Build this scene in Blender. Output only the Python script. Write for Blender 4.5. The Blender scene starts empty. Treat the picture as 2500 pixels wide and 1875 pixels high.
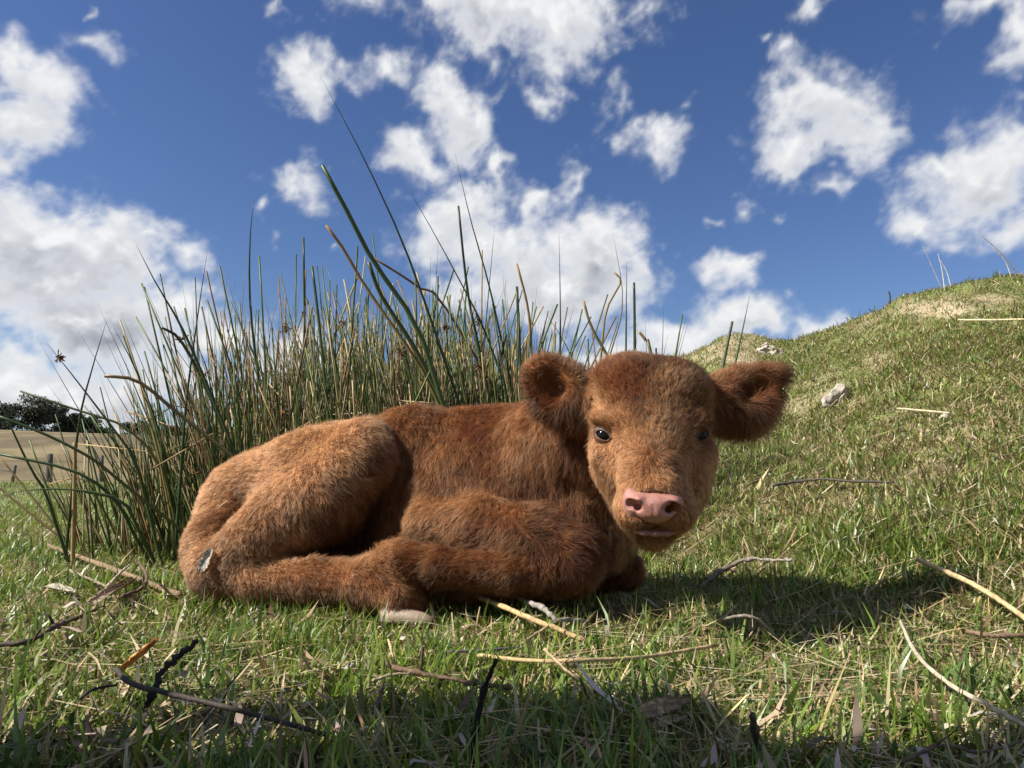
import bpy, math
import numpy as np
from mathutils import Vector

# ------------------------------------------------------------------ camera, sky, sun, exposure
SC = bpy.context.scene
COL = SC.collection
PITCH = math.radians(7.9)
CAMZ = 0.24
FPX = 1750.0                      # focal length in pixels of the 2500 px wide photograph
cam_d = bpy.data.cameras.new('camera')
cam_d.sensor_width = 36.0
cam_d.lens = 36.0 * FPX / 2500.0
cam_d.clip_start = 0.02
cam_d.clip_end = 6000.0
cam = bpy.data.objects.new('camera', cam_d)
COL.objects.link(cam)
cam.location = (0, 0, CAMZ)
cam.rotation_euler = (math.pi / 2 + PITCH, 0, 0)
SC.camera = cam

SUN_EL = math.radians(43.0)
SUN_H = np.array([0.96, 0.26])     # ground direction the light travels in
SUN_H = SUN_H / np.linalg.norm(SUN_H)
SUN_TRAVEL = Vector((SUN_H[0] * math.cos(SUN_EL), SUN_H[1] * math.cos(SUN_EL), -math.sin(SUN_EL)))
world = bpy.data.worlds.new('World')
SC.world = world
world.use_nodes = True
wn = world.node_tree.nodes
wl = world.node_tree.links
wn.clear()
w_out = wn.new('ShaderNodeOutputWorld')
w_bg = wn.new('ShaderNodeBackground')
w_sky = wn.new('ShaderNodeTexSky')
w_sky.sky_type = 'NISHITA'
w_sky.sun_disc = False
w_sky.sun_elevation = SUN_EL
w_sky.sun_rotation = math.atan2(-SUN_H[0], -SUN_H[1])
w_sky.altitude = 200.0
w_sky.air_density = 1.0
w_sky.dust_density = 0.35
w_sky.ozone_density = 3.0
w_bg.inputs['Strength'].default_value = 0.060
w_hs = wn.new('ShaderNodeHueSaturation')
w_hs.inputs['Saturation'].default_value = 1.15
w_hs.inputs['Hue'].default_value = 0.512
wl.new(w_sky.outputs[0], w_hs.inputs['Color'])
wl.new(w_hs.outputs[0], w_bg.inputs['Color'])
wl.new(w_bg.outputs[0], w_out.inputs['Surface'])
sun_d = bpy.data.lights.new('sun', 'SUN')
sun_d.energy = 5.0
sun_d.angle = math.radians(0.53)
sun_d.color = (1.0, 0.95, 0.86)
sun = bpy.data.objects.new('sun', sun_d)
COL.objects.link(sun)
sun.rotation_euler = SUN_TRAVEL.to_track_quat('-Z', 'Y').to_euler()
sun.location = (-4, -3, 6)
SC.view_settings.view_transform = 'Standard'
SC.view_settings.look = 'None'
SC.view_settings.exposure = 0.86
SC.view_settings.gamma = 1.0
SC.view_settings.use_curve_mapping = False
SC.cycles.max_bounces = 10
SC.cycles.transparent_max_bounces = 12
SC.cycles.use_denoising = True

# ------------------------------------------------------------------ helpers
RNG = np.random.default_rng(11)
CP, SP = math.cos(PITCH), math.sin(PITCH)


def slopes(px, py):
    """x/y and z/y of the ray through a pixel of the photograph."""
    u = (np.asarray(px, float) - 1250.0) / FPX
    v = (937.5 - np.asarray(py, float)) / FPX
    dy = CP - v * SP
    return u / dy, (SP + v * CP) / dy


def P(px, py, Y):
    a, b = slopes(px, py)
    return np.stack([a * Y, np.asarray(Y, float) + 0 * a, CAMZ + b * Y], -1)


def project(p):
    x, y, z = p[..., 0], p[..., 1], p[..., 2] - CAMZ
    d = y * CP + z * SP
    d = np.where(d < 1e-3, 1e-3, d)
    return 1250 + FPX * x / d, 937.5 - FPX * (z * CP - y * SP) / d


def mpx(r, Y):
    return r * Y / FPX


def smooth(t):
    t = np.clip(t, 0, 1)
    return t * t * (3 - 2 * t)


def _hash(ix, iy, iz, seed):
    h = (ix.astype(np.int64) * 374761393 + iy.astype(np.int64) * 668265263 + iz.astype(np.int64) * 2147483647 + seed * 1274126177) & 0xFFFFFFFF
    h = ((h ^ (h >> 13)) * 1274126177) & 0xFFFFFFFF
    return ((h ^ (h >> 16)) & 0xFFFF) / 65535.0


def vnoise2(x, y, seed=0):
    xi, yi = np.floor(x), np.floor(y)
    fx, fy = x - xi, y - yi
    fx = fx * fx * fx * (fx * (fx * 6 - 15) + 10)
    fy = fy * fy * fy * (fy * (fy * 6 - 15) + 10)
    z = np.zeros_like(xi)
    a = _hash(xi, yi, z, seed); b = _hash(xi + 1, yi, z, seed)
    c = _hash(xi, yi + 1, z, seed); d = _hash(xi + 1, yi + 1, z, seed)
    return (a + (b - a) * fx) * (1 - fy) + (c + (d - c) * fx) * fy


def fbm2(x, y, seed=0, octv=4, gain=0.5):
    s, a, t = 0, 1.0, 0
    c, sn = 0.8, 0.6
    for k in range(octv):
        s = s + a * vnoise2(x, y, seed + k * 17)
        t += a
        a *= gain
        x, y = (x * c - y * sn) * 2.03 + 5.3, (x * sn + y * c) * 2.03 + 1.7
    return s / t * 2 - 1


def vnoise3(p, f, seed=0):
    q = p * f
    i = np.floor(q)
    w = q - i
    w = w * w * (3 - 2 * w)
    out = 0
    for dx in (0, 1):
        for dy in (0, 1):
            for dz in (0, 1):
                h = _hash(i[:, 0] + dx, i[:, 1] + dy, i[:, 2] + dz, seed)
                out = out + h * (w[:, 0] if dx else 1 - w[:, 0]) * (w[:, 1] if dy else 1 - w[:, 1]) * (w[:, 2] if dz else 1 - w[:, 2])
    return out * 2 - 1


def vec_noise3(p, f, seed):
    return np.stack([vnoise3(p, f, seed), vnoise3(p, f, seed + 5), vnoise3(p, f, seed + 9)], -1)


def unit(v):
    return v / np.maximum(np.linalg.norm(v, axis=-1, keepdims=True), 1e-9)


def link(o, parent=None):
    COL.objects.link(o)
    if parent is not None:
        o.parent = parent
    return o


def tag(o, label=None, cat=None, group=None, kind=None):
    for k, v in (('label', label), ('category', cat), ('group', group), ('kind', kind)):
        if v:
            o[k] = v
    return o


def empty(name, loc):
    o = bpy.data.objects.new(name, None)
    COL.objects.link(o)
    o.location = loc
    return o


def np_mesh(name, V, loops, starts, totals, col=None, smooth_shade=True):
    me = bpy.data.meshes.new(name)
    V = np.ascontiguousarray(V, np.float32)
    me.vertices.add(len(V))
    me.vertices.foreach_set('co', V.ravel())
    me.loops.add(len(loops))
    me.loops.foreach_set('vertex_index', np.ascontiguousarray(loops, np.int32))
    me.polygons.add(len(starts))
    me.polygons.foreach_set('loop_start', np.ascontiguousarray(starts, np.int32))
    me.polygons.foreach_set('use_smooth', np.full(len(starts), smooth_shade))
    if col is not None:
        at = me.attributes.new('col', 'FLOAT_COLOR', 'POINT')
        c = np.ones((len(V), 4), np.float32)
        c[:, :3] = col
        at.data.foreach_set('color', c.ravel())
    me.update(calc_edges=True)
    me.validate()
    return me


def quads_mesh(name, V, Q, col=None, smooth_shade=True):
    Q = np.asarray(Q)
    n = Q.shape[1]
    return np_mesh(name, V, Q.ravel(), np.arange(len(Q)) * n, np.full(len(Q), n), col, smooth_shade)


def mixed_mesh(name, V, F, col=None, smooth_shade=True):
    tot = np.array([len(f) for f in F])
    return np_mesh(name, V, np.concatenate([np.asarray(f) for f in F]), np.concatenate([[0], np.cumsum(tot)[:-1]]), tot, col, smooth_shade)


def mesh_obj(name, me, mat, parent=None, origin=None):
    """Links a mesh given in world coordinates; its origin goes to `origin` (top-level) or to its parent's."""
    o = bpy.data.objects.new(name, me)
    base = Vector((0, 0, 0))
    if parent is not None:
        base = Vector(parent.location)
        if parent.parent is not None:
            base = base + Vector(parent.parent.location)
    elif origin is not None:
        base = Vector(origin)
        o.location = base
    if base.length > 0:
        co = np.empty(len(me.vertices) * 3, np.float32)
        me.vertices.foreach_get('co', co)
        co = co.reshape(-1, 3) - np.array(base, np.float32)
        me.vertices.foreach_set('co', co.ravel())
        me.update()
    if mat is not None:
        me.materials.append(mat)
    return link(o, parent)


def resample(pts, n):
    """Catmull-Rom through the points, n samples."""
    pts = np.asarray(pts, float)
    if len(pts) == 2:
        t = np.linspace(0, 1, n)[:, None]
        return pts[0] * (1 - t) + pts[1] * t
    e = np.vstack([2 * pts[0] - pts[1], pts, 2 * pts[-1] - pts[-2]])
    s = np.linspace(0, len(pts) - 1 - 1e-6, n)
    i = s.astype(int)
    t = (s - i)[:, None]
    p0, p1, p2, p3 = e[i], e[i + 1], e[i + 2], e[i + 3]
    return 0.5 * (2 * p1 + (p2 - p0) * t + (2 * p0 - 5 * p1 + 4 * p2 - p3) * t ** 2 + (3 * p1 - p0 - 3 * p2 + p3) * t ** 3)


def tube(path, radii, sides=6, flat=1.0):
    """Vertices and faces of a capped tube along a path."""
    path = np.asarray(path, float)
    n = len(path)
    r = np.broadcast_to(np.asarray(radii, float), (n,))
    tan = unit(np.gradient(path, axis=0))
    ref = np.array([0.0, 0, 1]) if abs(tan[0, 2]) < 0.8 else np.array([1.0, 0, 0])
    s = unit(np.cross(tan, ref))
    b = np.cross(tan, s)
    a = np.linspace(0, 2 * np.pi, sides, endpoint=False)
    V = path[:, None] + r[:, None, None] * (s[:, None] * np.cos(a)[None, :, None] + flat * b[:, None] * np.sin(a)[None, :, None])
    V = V.reshape(-1, 3)
    F = []
    for i in range(n - 1):
        for j in range(sides):
            k = (j + 1) % sides
            F.append((i * sides + j, i * sides + k, (i + 1) * sides + k, (i + 1) * sides + j))
    F.append(tuple(range(sides))[::-1])
    F.append(tuple(range((n - 1) * sides, n * sides)))
    return V, F


# ------------------------------------------------------------------ materials
def new_mat(name):
    m = bpy.data.materials.new(name)
    m.use_nodes = True
    m.node_tree.nodes.clear()
    return m, m.node_tree.nodes, m.node_tree.links


def attr_mat(name, rough=0.6, spec=0.3, transl=0.0, nscale=0.0, namp=0.25, bump=0.0, bscale=200.0):
    """Colour from the mesh's own 'col' attribute, varied by noise; optional translucency for leaves."""
    m, n, l = new_mat(name)
    out = n.new('ShaderNodeOutputMaterial')
    at = n.new('ShaderNodeAttribute')
    at.attribute_name = 'col'
    bs = n.new('ShaderNodeBsdfPrincipled')
    bs.inputs['Roughness'].default_value = rough
    bs.inputs['Specular IOR Level'].default_value = spec
    c = at.outputs['Color']
    if nscale > 0:
        tc = n.new('ShaderNodeTexCoord')
        nz = n.new('ShaderNodeTexNoise')
        nz.inputs['Scale'].default_value = nscale
        nz.inputs['Detail'].default_value = 5
        l.new(tc.outputs['Object'], nz.inputs['Vector'])
        mr = n.new('ShaderNodeMapRange')
        mr.inputs['From Min'].default_value = 0.25
        mr.inputs['From Max'].default_value = 0.75
        mr.inputs['To Min'].default_value = 1 - namp
        mr.inputs['To Max'].default_value = 1 + namp
        l.new(nz.outputs['Fac'], mr.inputs['Value'])
        mx = n.new('ShaderNodeVectorMath')
        mx.operation = 'SCALE'
        l.new(c, mx.inputs[0])
        l.new(mr.outputs[0], mx.inputs['Scale'])
        c = mx.outputs[0]
    l.new(c, bs.inputs['Base Color'])
    if bump > 0:
        tc2 = n.new('ShaderNodeTexCoord')
        nb = n.new('ShaderNodeTexNoise')
        nb.inputs['Scale'].default_value = bscale
        nb.inputs['Detail'].default_value = 4
        l.new(tc2.outputs['Object'], nb.inputs['Vector'])
        bp = n.new('ShaderNodeBump')
        bp.inputs['Strength'].default_value = 1.0
        bp.inputs['Distance'].default_value = bump
        l.new(nb.outputs['Fac'], bp.inputs['Height'])
        l.new(bp.outputs[0], bs.inputs['Normal'])
    if transl > 0:
        tr = n.new('ShaderNodeBsdfTranslucent')
        l.new(c, tr.inputs['Color'])
        mix = n.new('ShaderNodeMixShader')
        mix.inputs[0].default_value = transl
        l.new(bs.outputs[0], mix.inputs[1])
        l.new(tr.outputs[0], mix.inputs[2])
        l.new(mix.outputs[0], out.inputs['Surface'])
    else:
        l.new(bs.outputs[0], out.inputs['Surface'])
    return m


def lin(r, g, b):
    f = lambda c: ((c / 255 + 0.055) / 1.055) ** 2.4 if c > 10 else c / 255 / 12.92
    return np.array([f(r), f(g), f(b)])


# ------------------------------------------------------------------ sky: a far dome that carries the clouds, clear where the air is clear
def build_sky():
    az = np.concatenate([np.linspace(-180, -52, 64, endpoint=False), np.linspace(-52, 52, 600, endpoint=False), np.linspace(52, 180, 64)])
    el = np.concatenate([np.linspace(-3, -1, 4, endpoint=False), np.linspace(-1, 47, 330, endpoint=False), np.linspace(47, 90, 40)])
    A, E = np.meshgrid(az, el)
    blobs = [  # (x, y, rx, ry, weight) seen from the camera, in 2212 px units
        (1150, 40, 260, 85, 1.15), (1040, 20, 190, 80, 1.0), (1300, 10, 170, 50, 0.7), (1190, 130, 60, 65, .8), (1160, 215, 60, 70, .45),
        (680, 165, 85, 85, 1.0), (700, 230, 50, 50, .6), (830, 150, 100, 55, .75), (965, 210, 115, 70, .95), (1005, 280, 85, 70, 1.0), (905, 350, 115, 70, .95), (1095, 355, 50, 50, .8),
        (650, 400, 92, 62, .95), (575, 470, 42, 40, .7), (610, 525, 45, 24, .45), (720, 545, 40, 22, .4),
        (1330, 215, 70, 75, .55), (1370, 290, 90, 70, .6), (1445, 320, 85, 70, .8), (1480, 230, 40, 50, .4),
        (1760, 235, 125, 90, 1.0), (1700, 320, 110, 65, 1.0), (1860, 290, 90, 80, .8), (1790, 395, 60, 28, .45),
        (1700, 110, 95, 40, .5), (1770, 12, 65, 35, .6), (1640, 75, 60, 30, .3), (720, 25, 50, 25, .35), (570, 40, 35, 25, .3),
        (2110, 15, 150, 45, .6), (2200, 70, 60, 70, .95), (2020, 40, 70, 40, .4),
        (2110, 390, 125, 100, 1.0), (2195, 310, 70, 80, .9), (2010, 490, 85, 50, .85), (2165, 490, 95, 55, .85),
        (1595, 590, 75, 50, .9), (1620, 435, 55, 50, .6), (1550, 465, 40, 30, .4), (1690, 465, 45, 30, .35),
        (1030, 440, 130, 60, .95), (960, 520, 90, 90, .9), (1060, 520, 190, 95, 1.1), (1300, 550, 130, 85, 1.15), (1180, 620, 230, 95, 1.1), (1000, 640, 150, 90, .9), (1250, 400, 55, 75, .7), (1170, 440, 70, 55, .7),
        (1450, 735, 190, 55, 1.0), (1610, 695, 150, 55, .95), (1760, 705, 120, 42, .8), (1300, 770, 200, 60, .8), (1900, 720, 90, 35, .6),
        (85, 165, 70, 65, .95), (40, 240, 95, 75, 1.0), (15, 345, 65, 45, .85), (205, 95, 70, 45, .6), (20, 110, 60, 60, .8), (190, 38, 25, 20, .4),
        (90, 490, 210, 75, 1.15), (230, 540, 120, 65, 1.0), (40, 600, 200, 110, 1.2), (190, 700, 210, 110, 1.2), (390, 550, 90, 60, .75), (380, 665, 140, 65, 1.0), (80, 830, 270, 80, 1.1), (470, 730, 150, 75, 1.0), (620, 770, 170, 100, .9), (300, 820, 250, 80, 1.0), (760, 830, 200, 80, .8),
        (250, 890, 300, 45, .8), (900, 860, 300, 60, .6), (1150, 830, 220, 60, .55), (1500, 850, 300, 50, .7),
    ]
    ang = []
    for x, y, rx, ry, w in blobs:
        a, b = slopes(x * 1.13, y * 1.13)
        h = math.hypot(1, a)
        ang.append((math.degrees(math.atan(a)), math.degrees(math.atan(b / h)), rx * 1.13 / FPX * 57.3 * 0.93, ry * 1.13 / FPX * 57.3 * 0.95, w))
    r = np.random.default_rng(5)
    for k in range(250):                                   # the same broken cumulus goes on all round and overhead
        e = math.degrees(math.asin(r.uniform(0.0, 1.0)))
        a = r.uniform(-180, 180)
        if abs(a) < 41 and e < 38:
            continue
        s = r.uniform(2.0, 6.5)
        if math.hypot((a + 105) * math.cos(math.radians(e)), e - 43) < 20:      # the sun shines through a gap
            continue
        ang.append((a, e, s * r.uniform(1.0, 1.7) / max(math.cos(math.radians(e)), .15), s, r.uniform(.5, 1.1)))
    wx = fbm2(A / 5.0, E / 5.0, 3, 4) * 1.7
    wy = fbm2(A / 5.0 + 40, E / 5.0, 8, 4) * 1.5
    wx2 = fbm2(A / 1.3, E / 1.3, 31, 3) * 0.8
    wy2 = fbm2(A / 1.3 + 9, E / 1.3, 37, 3) * 0.7

    def field(dE):
        F = np.full(A.shape, -3.0)
        Aw, Ew = A + wx + wx2, E + wy + wy2 + dE
        for a, e, ra, re, w in ang:
            ia = np.where(np.abs(az - a) < ra * 2.2 + 5)[0]
            ie = np.where(np.abs(el - e) < re * 2.2 + 5)[0]
            if len(ia) == 0 or len(ie) == 0:
                continue
            sl = (slice(ie[0], ie[-1] + 1), slice(ia[0], ia[-1] + 1))
            d = w * 1.05 - np.sqrt(((Aw[sl] - a) / ra) ** 2 + ((Ew[sl] - e) / re) ** 2)
            f = F[sl]
            h = np.clip(0.5 + 0.5 * (d - f) / 0.35, 0, 1)
            F[sl] = f * (1 - h) + d * h + 0.35 * h * (1 - h)
        return F
    F0 = field(0)
    n1 = fbm2(A / 3.2, E / 2.6, 51, 6, .55)
    n2 = fbm2(A / 0.9, E / 0.8, 71, 4, .55)
    wisp = fbm2(A / 1.6 + wx, E / 1.3 + wy, 91, 6, .6)
    dens = F0 + 0.55 * n1 + 0.22 * n2 + 0.36 * wisp - 0.03
    D = smooth((dens + 0.26) / 1.10) ** 1.25
    D = D * (0.93 + 0.07 * smooth(dens * 2))
    D = D * smooth((E + 1.5) / 3.0)
    # thickness seen from below: thick cores and lower halves are greyer, sunward tops are white
    up = field(1.6) + 0.55 * fbm2(A / 3.2, (E + 1.6) / 2.6, 51, 4, .55)
    top = np.clip((dens - up) * 0.9, -1, 1)
    thick = smooth((dens - 0.35) / 1.0)
    sh = 0.96 - 0.36 * thick * smooth(0.66 - top * 1.0) - 0.12 * n1 * thick + 0.10 * n2 * thick + 0.10 * wisp * thick
    left = smooth((-16 - A) / 14) * smooth((24 - E) / 8)     # the bank of heavier cloud to the left
    sh = sh - 0.09 * left * thick * smooth(0.7 - top)
    sh = np.clip(sh, 0.40, 1.03)
    R = 2600.0
    ca, sa = np.cos(np.radians(A)), np.sin(np.radians(A))
    ce, se = np.cos(np.radians(E)), np.sin(np.radians(E))
    V = np.stack([R * ce * sa, R * ce * ca, R * se], -1).reshape(-1, 3)
    ny, nx = A.shape
    i = np.arange(ny - 1)[:, None] * nx + np.arange(nx - 1)[None]
    Q = np.stack([i, i + nx, i + nx + 1, i + 1], -1).reshape(-1, 4)
    col = np.stack([D.ravel(), sh.ravel(), 0 * sh.ravel()], -1)
    me = quads_mesh('sky', V, Q, col)
    m, n, l = new_mat('cloudy_air')
    out = n.new('ShaderNodeOutputMaterial')
    at = n.new('ShaderNodeAttribute')
    at.attribute_name = 'col'
    sep = n.new('ShaderNodeSeparateColor')
    l.new(at.outputs['Color'], sep.inputs[0])
    em = n.new('ShaderNodeEmission')
    ramp = n.new('ShaderNodeValToRGB')
    ramp.color_ramp.elements[0].position = 0.40
    ramp.color_ramp.elements[0].color = (*lin(120, 128, 144), 1)
    ramp.color_ramp.elements[1].position = 1.0
    ramp.color_ramp.elements[1].color = (0.93, 0.94, 0.95, 1)
    e = ramp.color_ramp.elements.new(0.72)
    e.color = (*lin(196, 200, 208), 1)
    l.new(sep.outputs[1], ramp.inputs[0])
    l.new(ramp.outputs[0], em.inputs['Color'])
    em.inputs['Strength'].default_value = 0.54
    tr = n.new('ShaderNodeBsdfTransparent')
    mix = n.new('ShaderNodeMixShader')
    l.new(sep.outputs[0], mix.inputs[0])
    l.new(tr.outputs[0], mix.inputs[1])
    l.new(em.outputs[0], mix.inputs[2])
    l.new(mix.outputs[0], out.inputs['Surface'])
    m.cycles.emission_sampling = 'NONE'
    o = mesh_obj('sky', me, m)
    tag(o, 'blue daytime sky with broken white cumulus clouds', 'sky', kind='structure')


build_sky()


# ------------------------------------------------------------------ ground: lawn, earth mound on the right, dry paddock far left
_cx = np.array([-1500, 900, 1150, 1300, 1450, 1560, 1650, 1700, 1750, 1800, 1850, 1890, 1940, 2000, 2060, 2120, 2200, 2300, 2400, 2500, 2800, 3300])
_cy = np.array([1182, 1181, 1165, 1090, 955, 890, 864, 850, 830, 818, 820, 834, 838, 822, 800, 770, 728, 700, 688, 676, 660, 660])
_cd = np.array([9., 9, 9, 8.6, 8.0, 7.4, 7.0, 6.8, 6.6, 6.5, 6.4, 6.2, 6.0, 5.8, 5.6, 5.4, 5.1, 4.8, 4.6, 4.5, 4.3, 4.2])
_ca, _cb = slopes(_cx, _cy)
_cz = CAMZ + _cb * _cd


def height(x, y):
    x = np.asarray(x, float); y = np.asarray(y, float)
    a = np.clip(x / np.maximum(y, 0.35), _ca[0], _ca[-1])
    yc = np.interp(a, _ca, _cd)
    zc = np.maximum(np.interp(a, _ca, _cz), 0)
    y0 = np.interp(a, [-1, 0.0, 0.25, 0.45, 0.8], [3.0, 2.2, 1.50, 1.10, 0.95])
    t = (y - y0) / (yc - y0)
    tt = np.clip(t, 0, 1)
    rise = zc * (0.62 * tt + 0.38 * tt * tt) * smooth(tt * 6)
    back = np.where(t > 1, smooth((y - yc) / 5.0), 0)
    z = rise * (1 - 0.75 * back) - back * 0.25 * np.minimum(zc, .3)
    z = np.where(y < 0.35, 0, z)
    # mound relief: hummocks, tracks
    mound = smooth((z - 0.05) / 0.4)
    z = z + mound * (0.07 * fbm2(x * 1.6, y * 1.6, 5, 4) + 0.03 * fbm2(x * 6, y * 6, 9, 3))
    # the lawn ends and the land dips, then climbs as a dry paddock
    d = np.hypot(x, y)
    flat = 1 - smooth((z - 0.02) / 0.2) * (y < 12)
    dip = -0.75 * smooth((d - 3.6) / 14.0)
    hill = np.where(y > 0, smooth((d - 24) / 120) * (9.0 + 0.9 * fbm2(x / 60, y / 60, 3, 2)), 0)
    hill = hill * smooth(1.15 - x / np.maximum(y, 1))
    z = z + flat * dip + np.where(d > 12, hill, 0)
    z = z + 0.012 * fbm2(x * 3.1, y * 3.1, 21, 3) * smooth((d - 0.3) / 1.0) + 0.006 * fbm2(x * 14, y * 14, 27, 2)
    return z


def bare(x, y):
    """How bare the earth is: named patches on the mound plus noise."""
    z = height(x, y)
    px, py = project(np.stack([x, y, z], -1))
    m = 0
    for cx, cy, rx, ry, w in ((2290, 752, 105, 26, 1.0), (2420, 735, 70, 18, .6), (1800, 850, 110, 40, .9), (1700, 870, 70, 25, .8), (2050, 975, 60, 26, .7), (1960, 985, 50, 18, .5),
                              (1960, 1155, 65, 18, .9), (2160, 880, 60, 22, .6), (2250, 1045, 70, 18, .5), (2130, 700, 1, 1, 0), (1940, 1010, 60, 30, .5), (2180, 690, 60, 20, .4), (2090, 780, 60, 30, .4)):
        q = 1.25 - np.hypot((px - cx) / rx, (py - cy) / ry) + 0.55 * fbm2(px / 38, py / 22, 13, 3)
        m = np.maximum(m, w * smooth(q * 1.3))
    m = np.where((y > 0.5) & (y < 9) & (x > 0), m, 0)
    n = fbm2(x * 2.2, y * 2.2, 77, 4)
    return np.maximum(m * 0.7, 0.25 * smooth((n - 0.28) * 4) * smooth((z - .1) * 3))


def build_ground():
    az = np.concatenate([np.linspace(-180, -60, 40, endpoint=False), np.linspace(-60, 60, 360, endpoint=False), np.linspace(60, 180, 41)])
    r = np.concatenate([[0.0, 0.2], np.geomspace(0.4, 14, 330, endpoint=False), np.geomspace(14, 400, 110, endpoint=False), np.geomspace(400, 2400, 14)])
    A, R = np.meshgrid(np.radians(az), r)
    x, y = R * np.sin(A), R * np.cos(A)
    z = height(x, y)
    V = np.stack([x, y, z], -1).reshape(-1, 3)
    nr, na = A.shape
    i = np.arange(nr - 1)[:, None] * na + np.arange(na - 1)[None]
    Q = np.stack([i, i + 1, i + na + 1, i + na], -1).reshape(-1, 4)
    b = bare(x, y)[..., None]
    n1 = fbm2(x * 5, y * 5, 41, 4)[..., None]
    n2 = fbm2(x * 0.9, y * 0.9, 43, 3)[..., None]
    soil = np.array([0.16, 0.115, 0.07]) * (1 + 0.35 * n1)
    thatch = np.array([0.17, 0.155, 0.07]) * (1 + 0.3 * n1)
    pale = np.array([0.40, 0.32, 0.215]) * (1 + 0.25 * n1) * np.array([1, 1, 1])
    c = thatch * (1 - .5) + soil * .5
    c = c * (1 - b) + pale * b
    d = np.hypot(x, y)[..., None]
    vgreen = np.array([0.135, 0.15, 0.06]) * (1 + 0.3 * n2 + .2 * n1)
    c = c * (1 - smooth((d - 5) / 4)) + vgreen * smooth((d - 5) / 4)
    far = fbm2(x / 7, y / 22, 91, 5)[..., None]
    far2 = fbm2(x / 1.3, y / 2.2, 97, 4)[..., None]
    dry = np.array([0.165, 0.132, 0.072]) * (1 + 0.45 * far + .35 * far2)
    dry2 = np.array([0.125, 0.098, 0.060]) * (1 + .3 * far2)
    k = smooth((0.2 + far) * 1.5)
    dry = dry * k + dry2 * (1 - k)
    t = smooth((d - 19 + 3 * far) / 10)
    c = c * (1 - t) + dry * t
    # mound keeps its own grass and straw colour
    mnd = (smooth((z - 0.15) / 0.3) * (y < 12))[..., None]
    c = c * (1 - mnd * (1 - b)) + (np.array([0.13, 0.145, 0.05]) * (1 + .4 * n1)) * mnd * (1 - b)
    c = c * (1 - mnd * b) + pale * mnd * b
    me = quads_mesh('ground', V, Q, np.clip(c.reshape(-1, 3), 0.02, 0.8))
    m = attr_mat('earth_and_thatch', 0.95, 0.1, 0, 60.0, 0.4, 0.006, 110.0)
    o = mesh_obj('ground', me, m)
    tag(o, 'grassy ground with an earth mound and a dry paddock beyond', 'ground', kind='structure')


build_ground()


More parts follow.
